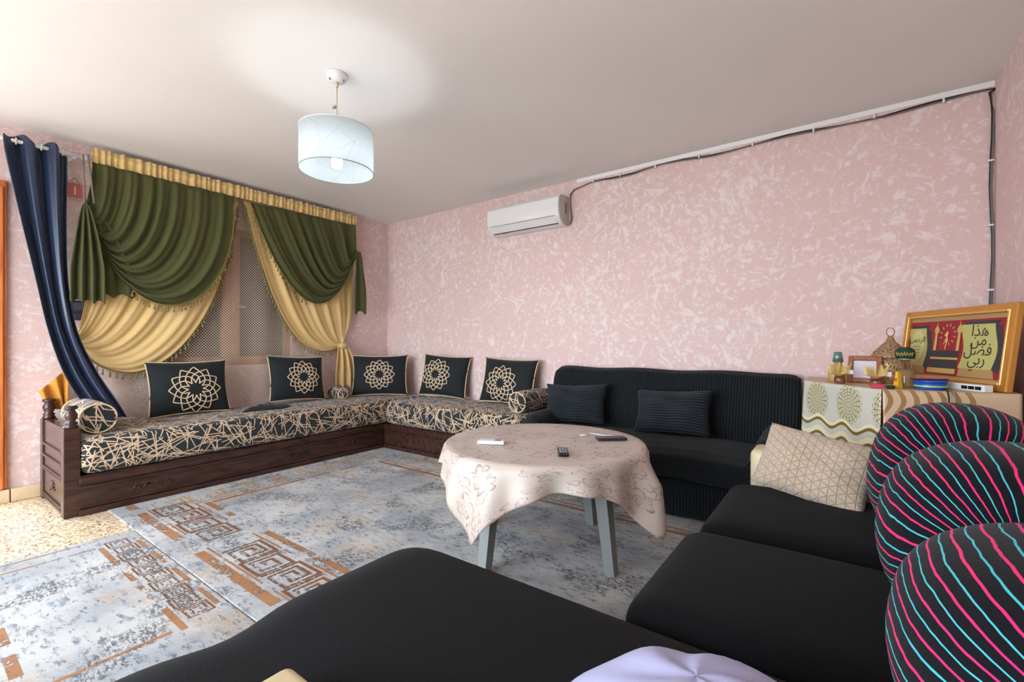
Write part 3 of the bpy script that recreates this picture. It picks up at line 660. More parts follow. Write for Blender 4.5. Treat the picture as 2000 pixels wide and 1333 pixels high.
# ------------------------------------------------------------------ air conditioner and cable
ac = thing('air_conditioner', 'white split air conditioner mounted high on the pink wall', 'air conditioner', (2.36, 0, 2.34)); sh = ac.location
AX0, AX1 = 1.92, 2.81
prof = [(0, 2.35), (0, 2.635), (-0.10, 2.64), (-0.165, 2.63), (-0.195, 2.60), (-0.205, 2.53), (-0.20, 2.46), (-0.18, 2.405), (-0.13, 2.36), (-0.08, 2.345)]
def extr(pr, xa, xb):
    b_ = BM(); A = [b_.b.verts.new((xa, y, z)) for y, z in pr]; C_ = [b_.b.verts.new((xb, y, z)) for y, z in pr]; n = len(pr)
    b_.b.faces.new(A); b_.b.faces.new(C_[::-1])
    for i in range(n): b_.b.faces.new((A[i], C_[i], C_[(i+1) % n], A[(i+1) % n]))
    return b_
WGL = plain('glossy_white_shell', (236, 236, 236), 0.12); AGREY = plain('shell_grey', (196, 190, 190), 0.4)
o = extr(prof, AX0, AX1-0.012).obj('shell', WGL, ac, True, sh); md = o.modifiers.new('edge', 'EDGE_SPLIT'); md.split_angle = 0.6
extr(prof, AX1-0.011, AX1).obj('side_cap', AGREY, ac, shift=sh)
extr([(-0.187, 2.425), (-0.192, 2.42), (-0.140, 2.361), (-0.134, 2.364)], AX0+0.04, AX1-0.06).obj('louvre', WGL, ac, shift=sh)
extr([(-0.128, 2.3585), (-0.136, 2.3645), (-0.138, 2.361), (-0.129, 2.3545)], AX0+0.04, AX1-0.05).obj('outlet_gap', BLACKP, ac, shift=sh)
extr([(-0.191, 2.4275), (-0.195, 2.4275), (-0.195, 2.424), (-0.191, 2.424)], AX0+0.03, AX1-0.06).obj('seam', GREYP, ac, shift=sh)
BM().box((AX1, -0.085, 2.46), (AX1+0.002, -0.05, 2.57)).obj('rating_label', GREYP, ac, shift=sh); BM().box((AX0+0.15, -0.122, 2.350), (AX0+0.22, -0.11, 2.353)).obj('energy_sticker', plain('sticker', (214, 178, 70), 0.5), ac, shift=sh)
cb = thing('wall_cable', 'black cable clipped along the top of the pink wall and down the corner', 'cable', (4.3, 0, 2.6)); sh = cb.location
pts = [(2.835, -0.03, 2.36), (2.85, -0.02, 2.42), (2.83, -0.015, 2.55), (2.83, -0.012, 2.66), (2.87, -0.012, 2.70), (3.05, -0.012, 2.735)]
xx = 3.05
while xx < 5.7: xx += 0.11; pts.append((xx, -0.012, 2.742+0.012*sin(xx*7)+0.004*random.random()))
pts += [(5.765, -0.014, 2.73)]+[(5.772+0.006*sin(z*8), -0.014, z) for z in [2.6-0.15*k for k in range(12)]]
BM().tube(pts, 0.0055, 6).obj('black_strand', BLACKP, cb, True, sh)
BM().tube([(p[0]+0.004, p[1]-0.006, p[2]-0.009-0.006*sin(i)) for i, p in enumerate(pts)], 0.004, 6).obj('grey_strand', ROPE, cb, True, sh)
for x in (3.08, 3.35, 3.68, 4.05, 4.45, 4.85, 5.2, 5.55): BM().box((x, -0.028, 2.728), (x+0.012, 0, 2.76), 0.003).obj('clip', WHITEP, cb, shift=sh)
for z in (2.3, 1.9, 1.5): BM().box((5.755, -0.026, z), (5.785, 0, z+0.012), 0.003).obj('clip', WHITEP, cb, shift=sh)

# ------------------------------------------------------------------ pendant lamp
LX, LY = 2.558, -2.427
pl = thing('pendant_lamp', 'white drum pendant lamp hanging from the ceiling, lit', 'lamp', (LX, LY, 2.2)); sh = pl.location
BM().lathe([(0.062, 2.80), (0.062, 2.785), (0.052, 2.765), (0.03, 2.755), (0.012, 2.752)], (LX, LY, 0), 28).obj('ceiling_rose', WHITEP, pl, True, sh)
BM().lathe([(0.011, 2.752), (0.009, 2.725)], (LX, LY, 0), 12).obj('cord_grip', BEIGE, pl, True, sh)
for a in (0.4, 2.5, 4.6): BM().lathe([(0.005, 2.765), (0.005, 2.752)], (LX+0.045*cos(a), LY+0.045*sin(a), 0), 8).obj('screw', GREYP, pl, True, sh)
BM().tube([(LX, LY, 2.73), (LX, LY, 2.32)], 0.0035, 6).obj('cord', plain('cord_beige', (196, 180, 160), 0.7), pl, True, sh)
BM().box((LX-0.032, LY-0.012, 2.60), (LX, LY+0.004, 2.612), 0.002).obj('cord_adjuster', GREYP, pl, shift=sh)
def shade_mat():
    m = Mat('paper_shade', rough=0.9); uv = m.co('UV'); l = m.sticks(uv, 0.26, 0.0012, 3)
    c = m.mix(m.math('MULTIPLY', l, 0.4), (0.36, 0.37, 0.37, 1), (0.16, 0.17, 0.18, 1))
    d = m.new('ShaderNodeBsdfDiffuse'); t = m.new('ShaderNodeBsdfTranslucent'); x = m.new('ShaderNodeMixShader'); x.inputs[0].default_value = 0.5
    m.put(d.inputs[0], c); m.put(t.inputs[0], c); m.nt.links.new(d.outputs[0], x.inputs[1]); m.nt.links.new(t.outputs[0], x.inputs[2]); m.nt.links.new(x.outputs[0], m.out.inputs[0]); return m.m
SR, SZ0, SZ1 = 0.212, 2.215, 2.455
grid('shade', lambda u, v: (LX+SR*cos(TAU*u), LY+SR*sin(TAU*u), SZ0+(SZ1-SZ0)*v), 56, 4, shade_mat(), pl, lambda u, v: (u*TAU*SR, v*0.24), True, shift=sh)
for z in (SZ0, SZ1): BM().tube([(LX+SR*cos(TAU*k/56), LY+SR*sin(TAU*k/56), z) for k in range(56)], 0.0025, 5, True).obj('shade_ring', GREYP if z == SZ0 else WHITEP, pl, True, sh)
for a in (0, TAU/3, 2*TAU/3): BM().tube([(LX, LY, SZ1-0.02), (LX+SR*cos(a), LY+SR*sin(a), SZ1)], 0.002, 5).obj('spider_arm', WHITEP, pl, True, sh)
BM().lathe([(0.02, 2.39), (0.02, 2.33), (0.016, 2.325)], (LX, LY, 0), 14).obj('lamp_holder', WHITEP, pl, True, sh)
bu = Mat('bulb_glow', (1, 1, 1, 1), 0.4); bu.set('Emission Color', (0.80, 0.93, 1, 1)); bu.set('Emission Strength', 100.0)
BM().lathe([(0.014, 2.325), (0.03, 2.29), (0.033, 2.265), (0.024, 2.24), (0.004, 2.23)], (LX, LY, 0), 18).obj('bulb', bu.m, pl, True, sh)

# ------------------------------------------------------------------ black corduroy sofa
SX0, SX1 = 2.76, 4.785
sf = thing('corduroy_sofa', 'black corduroy-covered sofa against the pink wall', 'sofa', ((SX0+SX1)/2, -0.5, 0)); sh = sf.location
def loft(name, pts, xa, xb, mat, parent, shf, rnd=0.05, n=40):
    """profile in y-z swept along x, ends rounded inwards"""
    P = [Vector((0, y, z)) for y, z in pts]; L = [0]
    for a_, b_ in zip(P, P[1:]): L.append(L[-1]+(b_-a_).length)
    cen = sum(P, Vector())/len(P)
    def f(u, v):
        k = u*(len(P)-1); i = min(int(k), len(P)-2); t = k-i; p = P[i].lerp(P[i+1], t); x = xa+(xb-xa)*v
        e = min(x-xa, xb-x)/rnd
        if e < 1: p = cen.lerp(p, 0.86+0.14*math.sqrt(max(0, 1-(1-e)**2)))
        p = p.copy(); p.z += 0.006*sin(x*9+k*0.3); p.x = x; return p
    o_ = grid(name, f, 4*(len(P)-1), n, mat, parent, lambda u, v: (xa+(xb-xa)*v, u*L[-1]), shift=shf)
    me = o_.data; bm = bmesh.new(); bm.from_mesh(me); w = 4*(len(P)-1)+1; bm.verts.ensure_lookup_table()
    for row in (0, n): 
        try: bm.faces.new([bm.verts[row*w+i] for i in range(w)])
        except ValueError: pass
    bmesh.ops.recalc_face_normals(bm, faces=bm.faces); bm.to_mesh(me); bm.free()
    return o_
loft('backrest', [(-0.04, 0.30), (-0.03, 0.90), (-0.06, 0.945), (-0.12, 0.955), (-0.18, 0.93), (-0.215, 0.86), (-0.27, 0.66), (-0.33, 0.44), (-0.34, 0.30)], SX0, SX1, CORDV, sf, sh, 0.12, 60)
loft('seat', [(-0.30, 0.26), (-0.30, 0.45), (-0.42, 0.462), (-0.70, 0.465), (-0.86, 0.455), (-0.925, 0.42), (-0.94, 0.35), (-0.93, 0.27), (-0.90, 0.26)], SX0+0.06, SX1-0.10, CORDH, sf, sh, 0.05, 50)
loft('skirt', [(-0.34, 0.018), (-0.34, 0.26), (-0.905, 0.26), (-0.915, 0.018)], SX0+0.02, SX1-0.02, CORDV, sf, sh, 0.01, 30)
for xa in (SX0, SX1-0.25):
    def arm(u, v, xa=xa):
        a = PI*u; y = -0.30-0.62*v; k = (1-0.25*max(0, v-0.75)/0.25); return (xa+0.125-0.125*cos(a), y, 0.30+(0.27*sin(a)**0.7)*k*(1.12-0.2*v))
    grid('arm', arm, 20, 24, CORDV, sf, lambda u, v: (u*0.5, v*0.62), thick=0.01, shift=sh)
for cx, lab, sd in ((3.12, 'dark plush ribbed pillow beside the sofa arm next to the patterned bolster', 1), (3.96, 'charcoal plush ribbed pillow in the middle of the black sofa', 3)):
    pillow('plush_pillow', lab, 0.60, 0.36, 0.19, CORDP, (cx, -0.50, 0.475), 0.06 if sd == 1 else -0.05, 0.35, -0.05, group='plush pillows on the black sofa', seed=sd, pinch=0.10, wr=0.02)

# ------------------------------------------------------------------ sectional sofa in the foreground
sec = thing('sectional_sofa', 'black chenille sectional sofa with cream leather arms and back', 'sofa', (5.0, -2.6, 0)); sh = sec.location
BM().box((4.60, -2.80, 0.03), (5.60, -1.27, 0.28), 0.02).obj('base', LEATHER, sec, shift=sh); BM().box((3.78, -4.4, 0.03), (5.60, -2.84, 0.28), 0.02).obj('base', LEATHER, sec, shift=sh)
BM().box((4.62, -1.27, 0.03), (5.62, -1.06, 0.60), 0.035, 4).obj('arm', LEATHER, sec, True, sh); BM().box((5.60, -4.4, 0.03), (5.77, -1.06, 0.80), 0.05, 4).obj('back', LEATHER, sec, True, sh)
def cushion(lo, hi, crown, bev=0.10):
    b_ = BM(); b_.box(lo, hi); bmesh.ops.subdivide_edges(b_.b, edges=b_.b.edges, cuts=16, use_grid_fill=True)
    c = (Vector(lo)+Vector(hi))/2; hd = (Vector(hi)-Vector(lo))/2
    for v in b_.b.verts:
        q = v.co-c; s_ = [abs(q[i])/hd[i] for i in range(3)]
        inner = Vector([max(-hd[i]+bev, min(hd[i]-bev, q[i])) if i < 2 else max(-hd[2]+min(bev, hd[2]*0.95), min(hd[2]-min(bev, hd[2]*0.95), q[2])) for i in range(3)])
        dlt = q-inner
        if dlt.length > 1e-6: v.co = c+inner+dlt.normalized()*min(bev, dlt.length if max(abs(x) for x in dlt) < 1e-6 else bev)
        if q.z > 0: v.co.z += crown*max(0, (1-s_[0]**2))*max(0, (1-s_[1]**2))
    return b_
def seatc(lo, hi, crown, bev=0.08, dent=None):
    b_ = cushion(lo, hi, crown, bev)
    if dent is not None:
        for v in b_.b.verts:
            k = math.exp(-((v.co.y-dent)/0.09)**2); v.co.x += 0.05*k*max(0, 1-(v.co.x-lo[0])/0.5); v.co.z -= 0.012*k
    o_ = b_.obj('seat_cushion', PLUSH, sec, True, sh); md = o_.modifiers.new('soft', 'SUBSURF'); md.levels = 1; md.render_levels = 1
seatc((4.53, -2.05, 0.26), (5.60, -1.28, 0.43), 0.03); seatc((4.50, -2.79, 0.26), (5.60, -2.06, 0.43), 0.03)
seatc((3.66, -4.38, 0.24), (5.60, -2.80, 0.43), 0.03, 0.10, -3.5)
tr = BM().box((4.09, -3.95, 0.455), (4.45, -3.53, 0.505), 0.024, 4).obj('leather_pad', LEATHER, None, True, (4.27, -3.74, 0.455)); tr.location = (4.27, -3.74, 0.46); tag(tr, 'cream leather pad lying on the black chaise', 'pad')
G = 'striped cushions along the sectional'
def puff(label, c, ax, rz, sd):
    t = thing('striped_cushion', label, 'cushion', (c[0], c[1], c[2]-ax[2]), rz, 0, G)
    def f(u, v):
        a = TAU*u; ph = -PI/2+PI*v; ce = lambda x, e: math.copysign(abs(x)**e, x)
        x = ax[0]*ce(cos(ph), 0.65)*ce(cos(a), 0.8); z = ax[2]*ce(cos(ph), 0.65)*ce(sin(a), 0.8); y = ax[1]*ce(sin(ph), 0.8)
        w = 1+0.025*sin(3*a+sd)*cos(2*ph+sd); x += 0.35*(z)*0.45; return (x*w, y, ax[2]+z*w)
    grid('cover', f, 56, 36, STRIPE, t, lambda u, v: (u*1.5, v), True)
puff('striped velour cushion nearest the gold-clothed side table', (5.34, -1.74, 0.70), (0.225, 0.29, 0.255), 0.05, 1)
puff('striped velour cushion between the other two striped cushions', (5.35, -2.33, 0.68), (0.235, 0.278, 0.235), 0.0, 2)
puff('striped velour cushion farthest from the side table', (5.36, -2.90, 0.645), (0.26, 0.29, 0.205), 0.0, 4)
pillow('beige_pillow', 'beige embossed velour pillow on the sectional seat against the cream arm', 0.47, 0.33, 0.15, HEXP, (4.875, -1.53, 0.45), -0.22, 0.50, 0.14, seed=3, pinch=0.04, wr=0.012)
def lav(u, v):
    a = TAU*u; rr = v; x = 0.25*rr*cos(a)*(1+0.1*sin(3*a)); y = 0.20*rr*sin(a); z = 0.13*(1-rr**2.6)+0.010*sin(a*5+rr*6)*(1-rr)*rr*3
    return (x, y, max(0, z))
o = grid('lavender_garment', lav, 48, 14, fabric('lavender_cotton', (170, 170, 204), (150, 152, 190), 0.9, 200, 0.1), closeu=True, thick=0.004); o.location = (4.82, -3.18, 0.452); o.rotation_euler = (0, 0, 0.4); tag(o, 'rumpled lavender cotton garment on the black seat', 'garment')

# ------------------------------------------------------------------ round plastic table with cloth
TC = Vector((3.64, -1.80, 0)); TZ = 0.612; TR = 0.555
tb = thing('round_table', 'round grey plastic table under the floral cloth', 'table', TC); F0 = RT+0.001
BM().lathe([(0.45, TZ-0.03), (TR-0.02, TZ-0.03), (TR-0.008, TZ-0.015), (TR-0.012, TZ-0.003), (0.3, TZ-0.003)], (0, 0, 0), 48).obj('table_top', GREYP, tb, True)
A0 = math.radians(-10)
for k in range(4):
    a = A0+k*PI/2; b_ = BM(); p0 = Vector((0.455*cos(a), 0.455*sin(a), F0)); p1 = Vector((0.38*cos(a), 0.38*sin(a), TZ-0.03))
    for p, hw in ((p0, 0.026), (p1, 0.036)):
        for ca, cb_ in ((-1, -1), (1, -1), (1, 1), (-1, 1)): b_.b.verts.new(p+Matrix.Rotation(a+0.15, 3, 'Z') @ Vector((ca*hw, cb_*hw, 0)))
    b_.b.verts.ensure_lookup_table(); V = b_.b.verts
    for fc in ((0, 1, 2, 3), (7, 6, 5, 4), (0, 4, 5, 1), (1, 5, 6, 2), (2, 6, 7, 3), (3, 7, 4, 0)): b_.b.faces.new([V[i] for i in fc])
    b_.obj('leg', GREYP, tb)
tc = thing('tablecloth', 'pinkish beige oilcloth with brown leaf sprigs draped over the round table', 'tablecloth', TC+Vector((0, 0, TZ)))
CA = math.radians(-92)            # direction of one cloth corner
def cloth(u, v):
    a = TAU*u; b_ = (a-CA) % (PI/2)-PI/4; edge = 0.665/max(cos(b_), 0.72); drop = edge*1.04-TR-0.01
    cn = max(0, 1-abs(abs(b_)-PI/4)/0.30)
    if v < 0.5: r = (TR+0.004)*v*2; return (r*cos(a), r*sin(a), 0.002)
    s_ = (v-0.5)*2*drop; t = (v-0.5)*2
    fold = 0.030*sin(9*a+0.6)+0.020*sin(17*a+1.3)+0.05*cn
    r = TR+0.004+0.014*min(1, s_/0.03)+s_*(0.10)+fold*min(1, s_/0.16)
    z = 0.002-max(0, s_-0.004)*0.985; return (r*cos(a), r*sin(a), max(z, -TZ+0.06))
grid('cloth', cloth, 220, 36, FLORAL, tc, lambda u, v: ((0.5 if v < .5 else .5)+cos(TAU*u)*(v*1.1), sin(TAU*u)*(v*1.1)), True, thick=0.003)
TT = TZ+0.0055
wr = thing('remote_control', 'white remote control lying flat on the floral tablecloth', 'remote', (3.45, -2.05, TT), math.radians(-62))
BM().box((-0.028, -0.075, 0), (0.028, 0.075, 0.02), 0.005).obj('body', WHITEP, wr); BM().box((-0.018, 0.02, 0.02), (0.018, 0.055, 0.0206)).obj('display', GREYP, wr)
br = thing('remote_control', 'small black remote control with rows of keys on the tablecloth', 'remote', (3.885, -2.015, TT), math.radians(32))
BM().box((-0.027, -0.07, 0), (0.027, 0.07, 0.018), 0.006).obj('body', BLACKP, br)
for i in range(3):
    for j in range(6): BM().box((-0.018+i*0.0135, -0.055+j*0.018, 0.018), (-0.009+i*0.0135, -0.044+j*0.018, 0.0205), 0.001, 1).obj('key', GREYP, br)
ph = thing('phone', 'dark phone with a white cable coiled over it on the tablecloth', 'phone', (3.945, -1.56, TT), math.radians(40))
BM().box((-0.085, -0.035, 0), (0.085, 0.035, 0.017), 0.005).obj('body', plain('phone_brown', (44, 36, 42), 0.3), ph)
wc = thing('white_cable', 'thin white charging cable looped across the dark phone', 'cable', (3.9, -1.56, TT))
BM().tube([(-0.13+0.02*cos(k*0.9), -0.02+0.03*sin(k*0.9)+0.004*k, 0.004+0.0008*k) for k in range(10)]+[(-0.06, 0.0, 0.022), (0.0, -0.02, 0.023), (0.04, 0.01, 0.022), (0.06, 0.05, 0.012)], 0.0025, 5).obj('lead', WHITEP, wc, True)

# ------------------------------------------------------------------ side table in the corner
SZ = 0.93
A, B_, C_, D_, E_ = (4.825, -0.44), (5.20, -0.92), (5.73, -0.80), (5.73, -0.04), (4.825, -0.04)
st = thing('side_table', 'corner side table hidden beneath the gold and tan satin cloth', 'table', (5.3, -0.4, 0)); sh = st.location
b_ = BM(); lo_ = [b_.b.verts.new((x, y, 0)) for x, y in (A, B_, C_, D_, E_)]; hi_ = [b_.b.verts.new((x, y, SZ-0.004)) for x, y in (A, B_, C_, D_, E_)]
def shrink(vs_):
    for v in vs_: v.co.x = 5.3+(v.co.x-5.3)*0.965; v.co.y = -0.4+(v.co.y+0.4)*0.965
shrink(lo_); shrink(hi_); b_.b.faces.new(hi_); b_.b.faces.new(lo_[::-1])
for i in range(5): b_.b.faces.new((lo_[i], lo_[(i+1) % 5], hi_[(i+1) % 5], hi_[i]))
b_.obj('cabinet', FRAMEW, st, shift=sh)
sc_ = thing('satin_tablecloth', 'gold mandala satin cloth, its lit side painted silvery, covering the corner side table', 'tablecloth', (5.3, -0.4, 0.45)); sh = sc_.location
tp = BM(); lo_ = [tp.b.verts.new((x, y, SZ-0.003)) for x, y in (A, B_, C_, D_, E_)]; hi_ = [tp.b.verts.new((x, y, SZ)) for x, y in (A, B_, C_, D_, E_)]
tp.b.faces.new(hi_); tp.b.faces.new(lo_[::-1])
for i in range(5): tp.b.faces.new((lo_[i], lo_[(i+1) % 5], hi_[(i+1) % 5], hi_[i]))
tp.obj('cloth_top', plain('satin_top', (206, 172, 134), 0.4), sc_, shift=sh)
def side(P, Q, nm, mat, amp, drop, flare):
    P = Vector((*P, SZ-0.001)); Q = Vector((*Q, SZ-0.001)); L = (Q-P).length; nrm = Vector(((Q-P).y, -(Q-P).x, 0)).normalized()
    def f(u, v): p = P.lerp(Q, u); s_ = drop*v; return p+nrm*(0.004+flare*v+amp*sin(u*9+1)*v)-Vector((0, 0, s_))
    grid(nm, f, 40, 20, mat, sc_, lambda u, v: (u*L, v*drop), thick=0.003, shift=sh)
side(A, B_, 'mandala_side', GOLDC_LIT, 0.010, 0.52, 0.02); side(B_, C_, 'wave_side', TANC_SHADED, 0.010, 0.52, 0.015); side(E_, A, 'wall_side', GOLDC_LIT, 0.006, 0.5, 0.01)
# framed picture
PX = Vector((5.515, -0.425, SZ+0.001))
pf = thing('framed_picture', 'large gilt framed religious calligraphy picture leaning in the corner', 'picture', PX, math.radians(-65), -0.12)
pf.rotation_euler = (Matrix.Rotation(math.radians(-65), 3, 'Z') @ Matrix.Rotation(-0.12, 3, 'X')).to_euler()
PW, PH = 0.83, 0.45; fw = 0.045
for nm, (xa, za, xb, zb) in (('frame_side', (-PW/2, 0, -PW/2+fw, PH)), ('frame_side', (PW/2-fw, 0, PW/2, PH)), ('frame_rail', (-PW/2+fw, 0, PW/2-fw, fw)), ('frame_rail', (-PW/2+fw, PH-fw, PW/2-fw, PH))):
    BM().box((xa, -0.018, za), (xb, 0.014, zb), 0.006, 2).obj(nm, GOLD, pf)
GILT2 = plain('gilt_bead', (226, 178, 100), 0.3, Metallic=0.5)
for nm, (xa, za, xb, zb) in (('inner_bead', (-PW/2+fw-0.012, fw-0.012, -PW/2+fw, PH-fw+0.012)), ('inner_bead', (PW/2-fw, fw-0.012, PW/2-fw+0.012, PH-fw+0.012)), ('inner_bead', (-PW/2+fw, fw-0.012, PW/2-fw, fw)), ('inner_bead', (-PW/2+fw, PH-fw, PW/2-fw, PH-fw+0.012))):
    BM().box((xa, -0.023, za), (xb, -0.017, zb), 0.002, 1).obj(nm, GILT2, pf)
iw, ih = PW-2*fw, PH-2*fw
def PT(u, v): return (-iw/2+iw*u, fw+ih*v)
BM().box((-iw/2, 0.0, fw), (iw/2, 0.008, fw+ih)).obj('backing_board', REDB, pf)
def flat(nm, pts, mat, lay=1): return BM().prism([PT(*p) for p in pts], -0.0012*lay, -0.0012*(lay-1)-0.0001).obj(nm, mat, pf)
flat('mount_strip', [(0, 0.93), (1, 0.93), (1, 1), (0, 1)], TANP); flat('mount_strip', [(0, 0), (1, 0), (1, 0.03), (0, 0.03)], TANP)
def scroll(u0, u1, v0, v1, bow):
    n = 12; L = [(u0+bow*sin(PI*1.6*k/n-0.5), v0+(v1-v0)*k/n) for k in range(n+1)]; R = [(u1+bow*sin(PI*1.6*k/n-0.5), v0+(v1-v0)*k/n) for k in range(n, -1, -1)]
    sd = [(a+0.05, b) for a, b in R]
    flat('scroll_edge', R[::-1]+[(a+0.055, b-0.04) for a, b in R], CHAR); flat('scroll_foot', [(u0-0.01, v0-0.13), (u1+0.02, v0-0.13), (u1+0.0, v0), (u0, v0)], TANP); flat('scroll_head', [(u0, v1), (u1, v1), (u1+0.02, v1+0.05), (u0+0.02, v1+0.05)], CHAR, 1)
    return flat('scroll', L+R, SCROLL, 2)
scroll(0.01, 0.215, 0.17, 0.82, 0.018); scroll(0.60, 0.90, 0.17, 0.85, 0.022)
flat('oval_field', [(0.11+0.085*cos(TAU*k/28), 0.50+0.29*sin(TAU*k/28)) for k in range(28)], plain('scroll_pale', (208, 204, 134), 0.6), 3)
flat('black_band', [(0.29, 0.15), (0.57, 0.15), (0.57, 0.36), (0.29, 0.36)], CHAR); flat('gold_band', [(0.285, 0.295), (0.575, 0.295), (0.575, 0.33), (0.285, 0.33)], GOLDD, 2); flat('gold_plinth', [(0.265, 0.07), (0.565, 0.07), (0.565, 0.15), (0.265, 0.15)], GOLDD, 2); flat('black_band', [(0.29, 0.36), (0.575, 0.36), (0.575, 0.44), (0.29, 0.44)], CHAR, 2)
for u in (0.325, 0.565): flat('minaret', [(u-0.017, 0.44), (u+0.013, 0.44), (u+0.012, 0.72), (u+0.028, 0.75), (u+0.024, 0.80), (u+0.004, 0.86), (u, 0.93), (u-0.004, 0.86), (u-0.024, 0.80), (u-0.024, 0.75), (u-0.012, 0.72)], GOLDD, 3)
PINKM = plain('ring_petal', (232, 170, 110), 0.5)
for k in range(12):
    if 7 <= k <= 8: continue
    a = TAU*k/12+0.3; cu, cv = 0.445+0.072*cos(a), 0.70+0.155*sin(a); w = 0.006
    flat('ring_petal', [(cu+0.016*cos(a), cv+0.034*sin(a)), (cu-w*sin(a), cv+2*w*cos(a)), (cu-0.012*cos(a), cv-0.026*sin(a)), (cu+w*sin(a), cv-2*w*cos(a))], PINKM, 2)
flat('gold_figure', [(0.43, 0.45), (0.437, 0.60), (0.405, 0.53), (0.435, 0.66), (0.412, 0.69), (0.44, 0.76), (0.455, 0.74), (0.448, 0.66), (0.46, 0.60), (0.448, 0.56), (0.44, 0.46)], PINKM, 3)
PTX = lambda u, v, lay: (lambda x, y, z: (PT(u, v)[0]+x, -0.0012*lay-z-0.0003, PT(u, v)[1]+y))
text('\uFEE6\uFEE4\uFEA3\uFEAE\uFEDF\uFE8D', 0.05, INK, pf, 'calligraphy', PTX(0.11, 0.58, 3))
for i, (s_, v) in enumerate((('\uFE8D\uFEAC\uFEEB', 0.67), ('\uFEE6\uFEE3', 0.53), ('\uFEDE\uFEC0\uFED3', 0.38), ('\uFEF2\uFE91\uFEAD', 0.24))): text(s_, 0.088, INK, pf, 'calligraphy', PTX(0.755, v, 2))
for k in range(5): flat('script_line', [(0.06+0.01*(k % 2), 0.50-0.055*k), (0.16-0.008*k, 0.50-0.055*k), (0.16-0.008*k, 0.508-0.055*k), (0.06+0.01*(k % 2), 0.508-0.055*k)], INK, 4)
# things on the side table
def on(x, y): return (x, y, SZ+0.0005)
GREENC = plain('green_velvet', (18, 62, 40), 0.8)
NET = Mat('yellow_net', rgb(232, 206, 132), 0.7, Alpha=0.6).m; AMBER = Mat('amber_liquid', rgb(226, 192, 120), 0.15, Transmission_Weight=0.45).m
pb = thing('perfume_bottle', 'yellow-wrapped bottle with a silvery green tapered cap', 'bottle', on(5.005, -0.42))
BM().lathe([(0.052, 0), (0.055, 0.02), (0.052, 0.08), (0.03, 0.105), (0.022, 0.11), (0.022, 0.125)], n=20).obj('body', AMBER, pb, True); BM().lathe([(0.03, 0.125), (0.021, 0.19)], n=20).obj('cap', plain('teal_metal', (120, 160, 154), 0.25, Metallic=0.6), pb, True)
def bow(parent, r, z):
    def f(u, v): a = TAU*u; rr = 0.004+r*v*(0.85+0.15*sin(5*a)); return (rr*cos(a), rr*sin(a), z+v*r*(0.75+0.45*sin(9*a)+0.2*sin(4*a+1)))
    grid('net_bow', f, 72, 6, NET, parent, closeu=True)
def favour(label, loc):
    t = thing('favour_jar', label, 'jar', loc); BM().lathe([(0.026, 0), (0.03, 0.006), (0.03, 0.036), (0.024, 0.044)], n=18).obj('jar', GLASS, t, True); BM().lathe([(0.025, 0.001), (0.025, 0.03)], n=14).obj('sweets', plain('sweets', (172, 112, 80), 0.6), t, True)
    BM().lathe([(0.026, 0.044), (0.026, 0.055)], n=18).obj('lid', plain('copper_lid', (178, 110, 70), 0.35, Metallic=0.5), t, True); bow(t, 0.058, 0.052); BM().box((0.03, -0.022, 0.06), (0.065, -0.018, 0.085), 0.0, 1).obj('paper_tag', WHITEP, t); return t
favour('small sweets jar with net bow in front of the perfume bottle', on(5.015, -0.60)); favour('small sweets jar with net bow in front of the wooden photo frame', on(5.185, -0.72))
wf_ = thing('photo_frame', 'small carved brown photo frame with an empty pale picture', 'photo frame', on(5.135, -0.47), math.radians(-14), -0.22); wf_.rotation_euler = (Matrix.Rotation(math.radians(-14), 3, 'Z') @ Matrix.Rotation(-0.25, 3, 'X')).to_euler()
for nm, q in (('frame_side', (-0.085, 0, -0.058, 0.17)), ('frame_side', (0.058, 0, 0.085, 0.17)), ('frame_rail', (-0.058, 0, 0.058, 0.03)), ('frame_rail', (-0.058, 0.14, 0.058, 0.17))): BM().box((q[0], -0.009, q[1]), (q[2], 0.009, q[3]), 0.003, 1).obj(nm, FRAMEW, wf_)
for z in (0.015, 0.155): BM().tube([(-0.06+0.01*k, -0.0095, z+(0.006 if k % 2 else -0.006)) for k in range(13)], 0.0016, 4).obj('zigzag_inlay', BEIGE, wf_)
BM().box((-0.058, 0.0, 0.03), (0.058, 0.005, 0.14)).obj('picture', plain('blank_print', (214, 208, 222), 0.2), wf_)
# brass lantern with pierced sides
def pierced():
    m = Mat('pierced_brass', rgb(190, 152, 110), 0.4, Metallic=0.5); uv = m.co('UV'); v = m.vor(uv, 95); m.set('Alpha', m.math('GREATER_THAN', v[0], 0.40)); return m.m
ln = thing('brass_lantern', 'pierced brass lantern with pointed dome and ring', 'lantern', on(5.27, -0.36)); PB = pierced()
def lant(u, v):
    pr = [(0.075, 0), (0.085, 0.01), (0.085, 0.15), (0.10, 0.16), (0.085, 0.19), (0.05, 0.23), (0.022, 0.26), (0.012, 0.29)]; k = v*(len(pr)-1); i = min(int(k), len(pr)-2); t = k-i; r = pr[i][0]+(pr[i+1][0]-pr[i][0])*t; z = pr[i][1]+(pr[i+1][1]-pr[i][1])*t; a = TAU*u; return (r*cos(a), r*sin(a), z)
grid('pierced_shell', lant, 32, 28, PB, ln, lambda u, v: (u*0.53, v*0.42), True, thick=0.0015)
BM().lathe([(0.088, 0), (0.088, 0.012), (0.075, 0.014)], n=24).obj('foot', BRASS, ln, True); BM().tube([(0.02*cos(TAU*k/14), 0, 0.315+0.026*sin(TAU*k/14)) for k in range(14)], 0.003, 6, True).obj('ring', BRASS, ln, True)
gb = thing('capped_bottle', 'clear bottle of amber perfume wearing a green embroidered cap', 'bottle', on(5.312, -0.685))
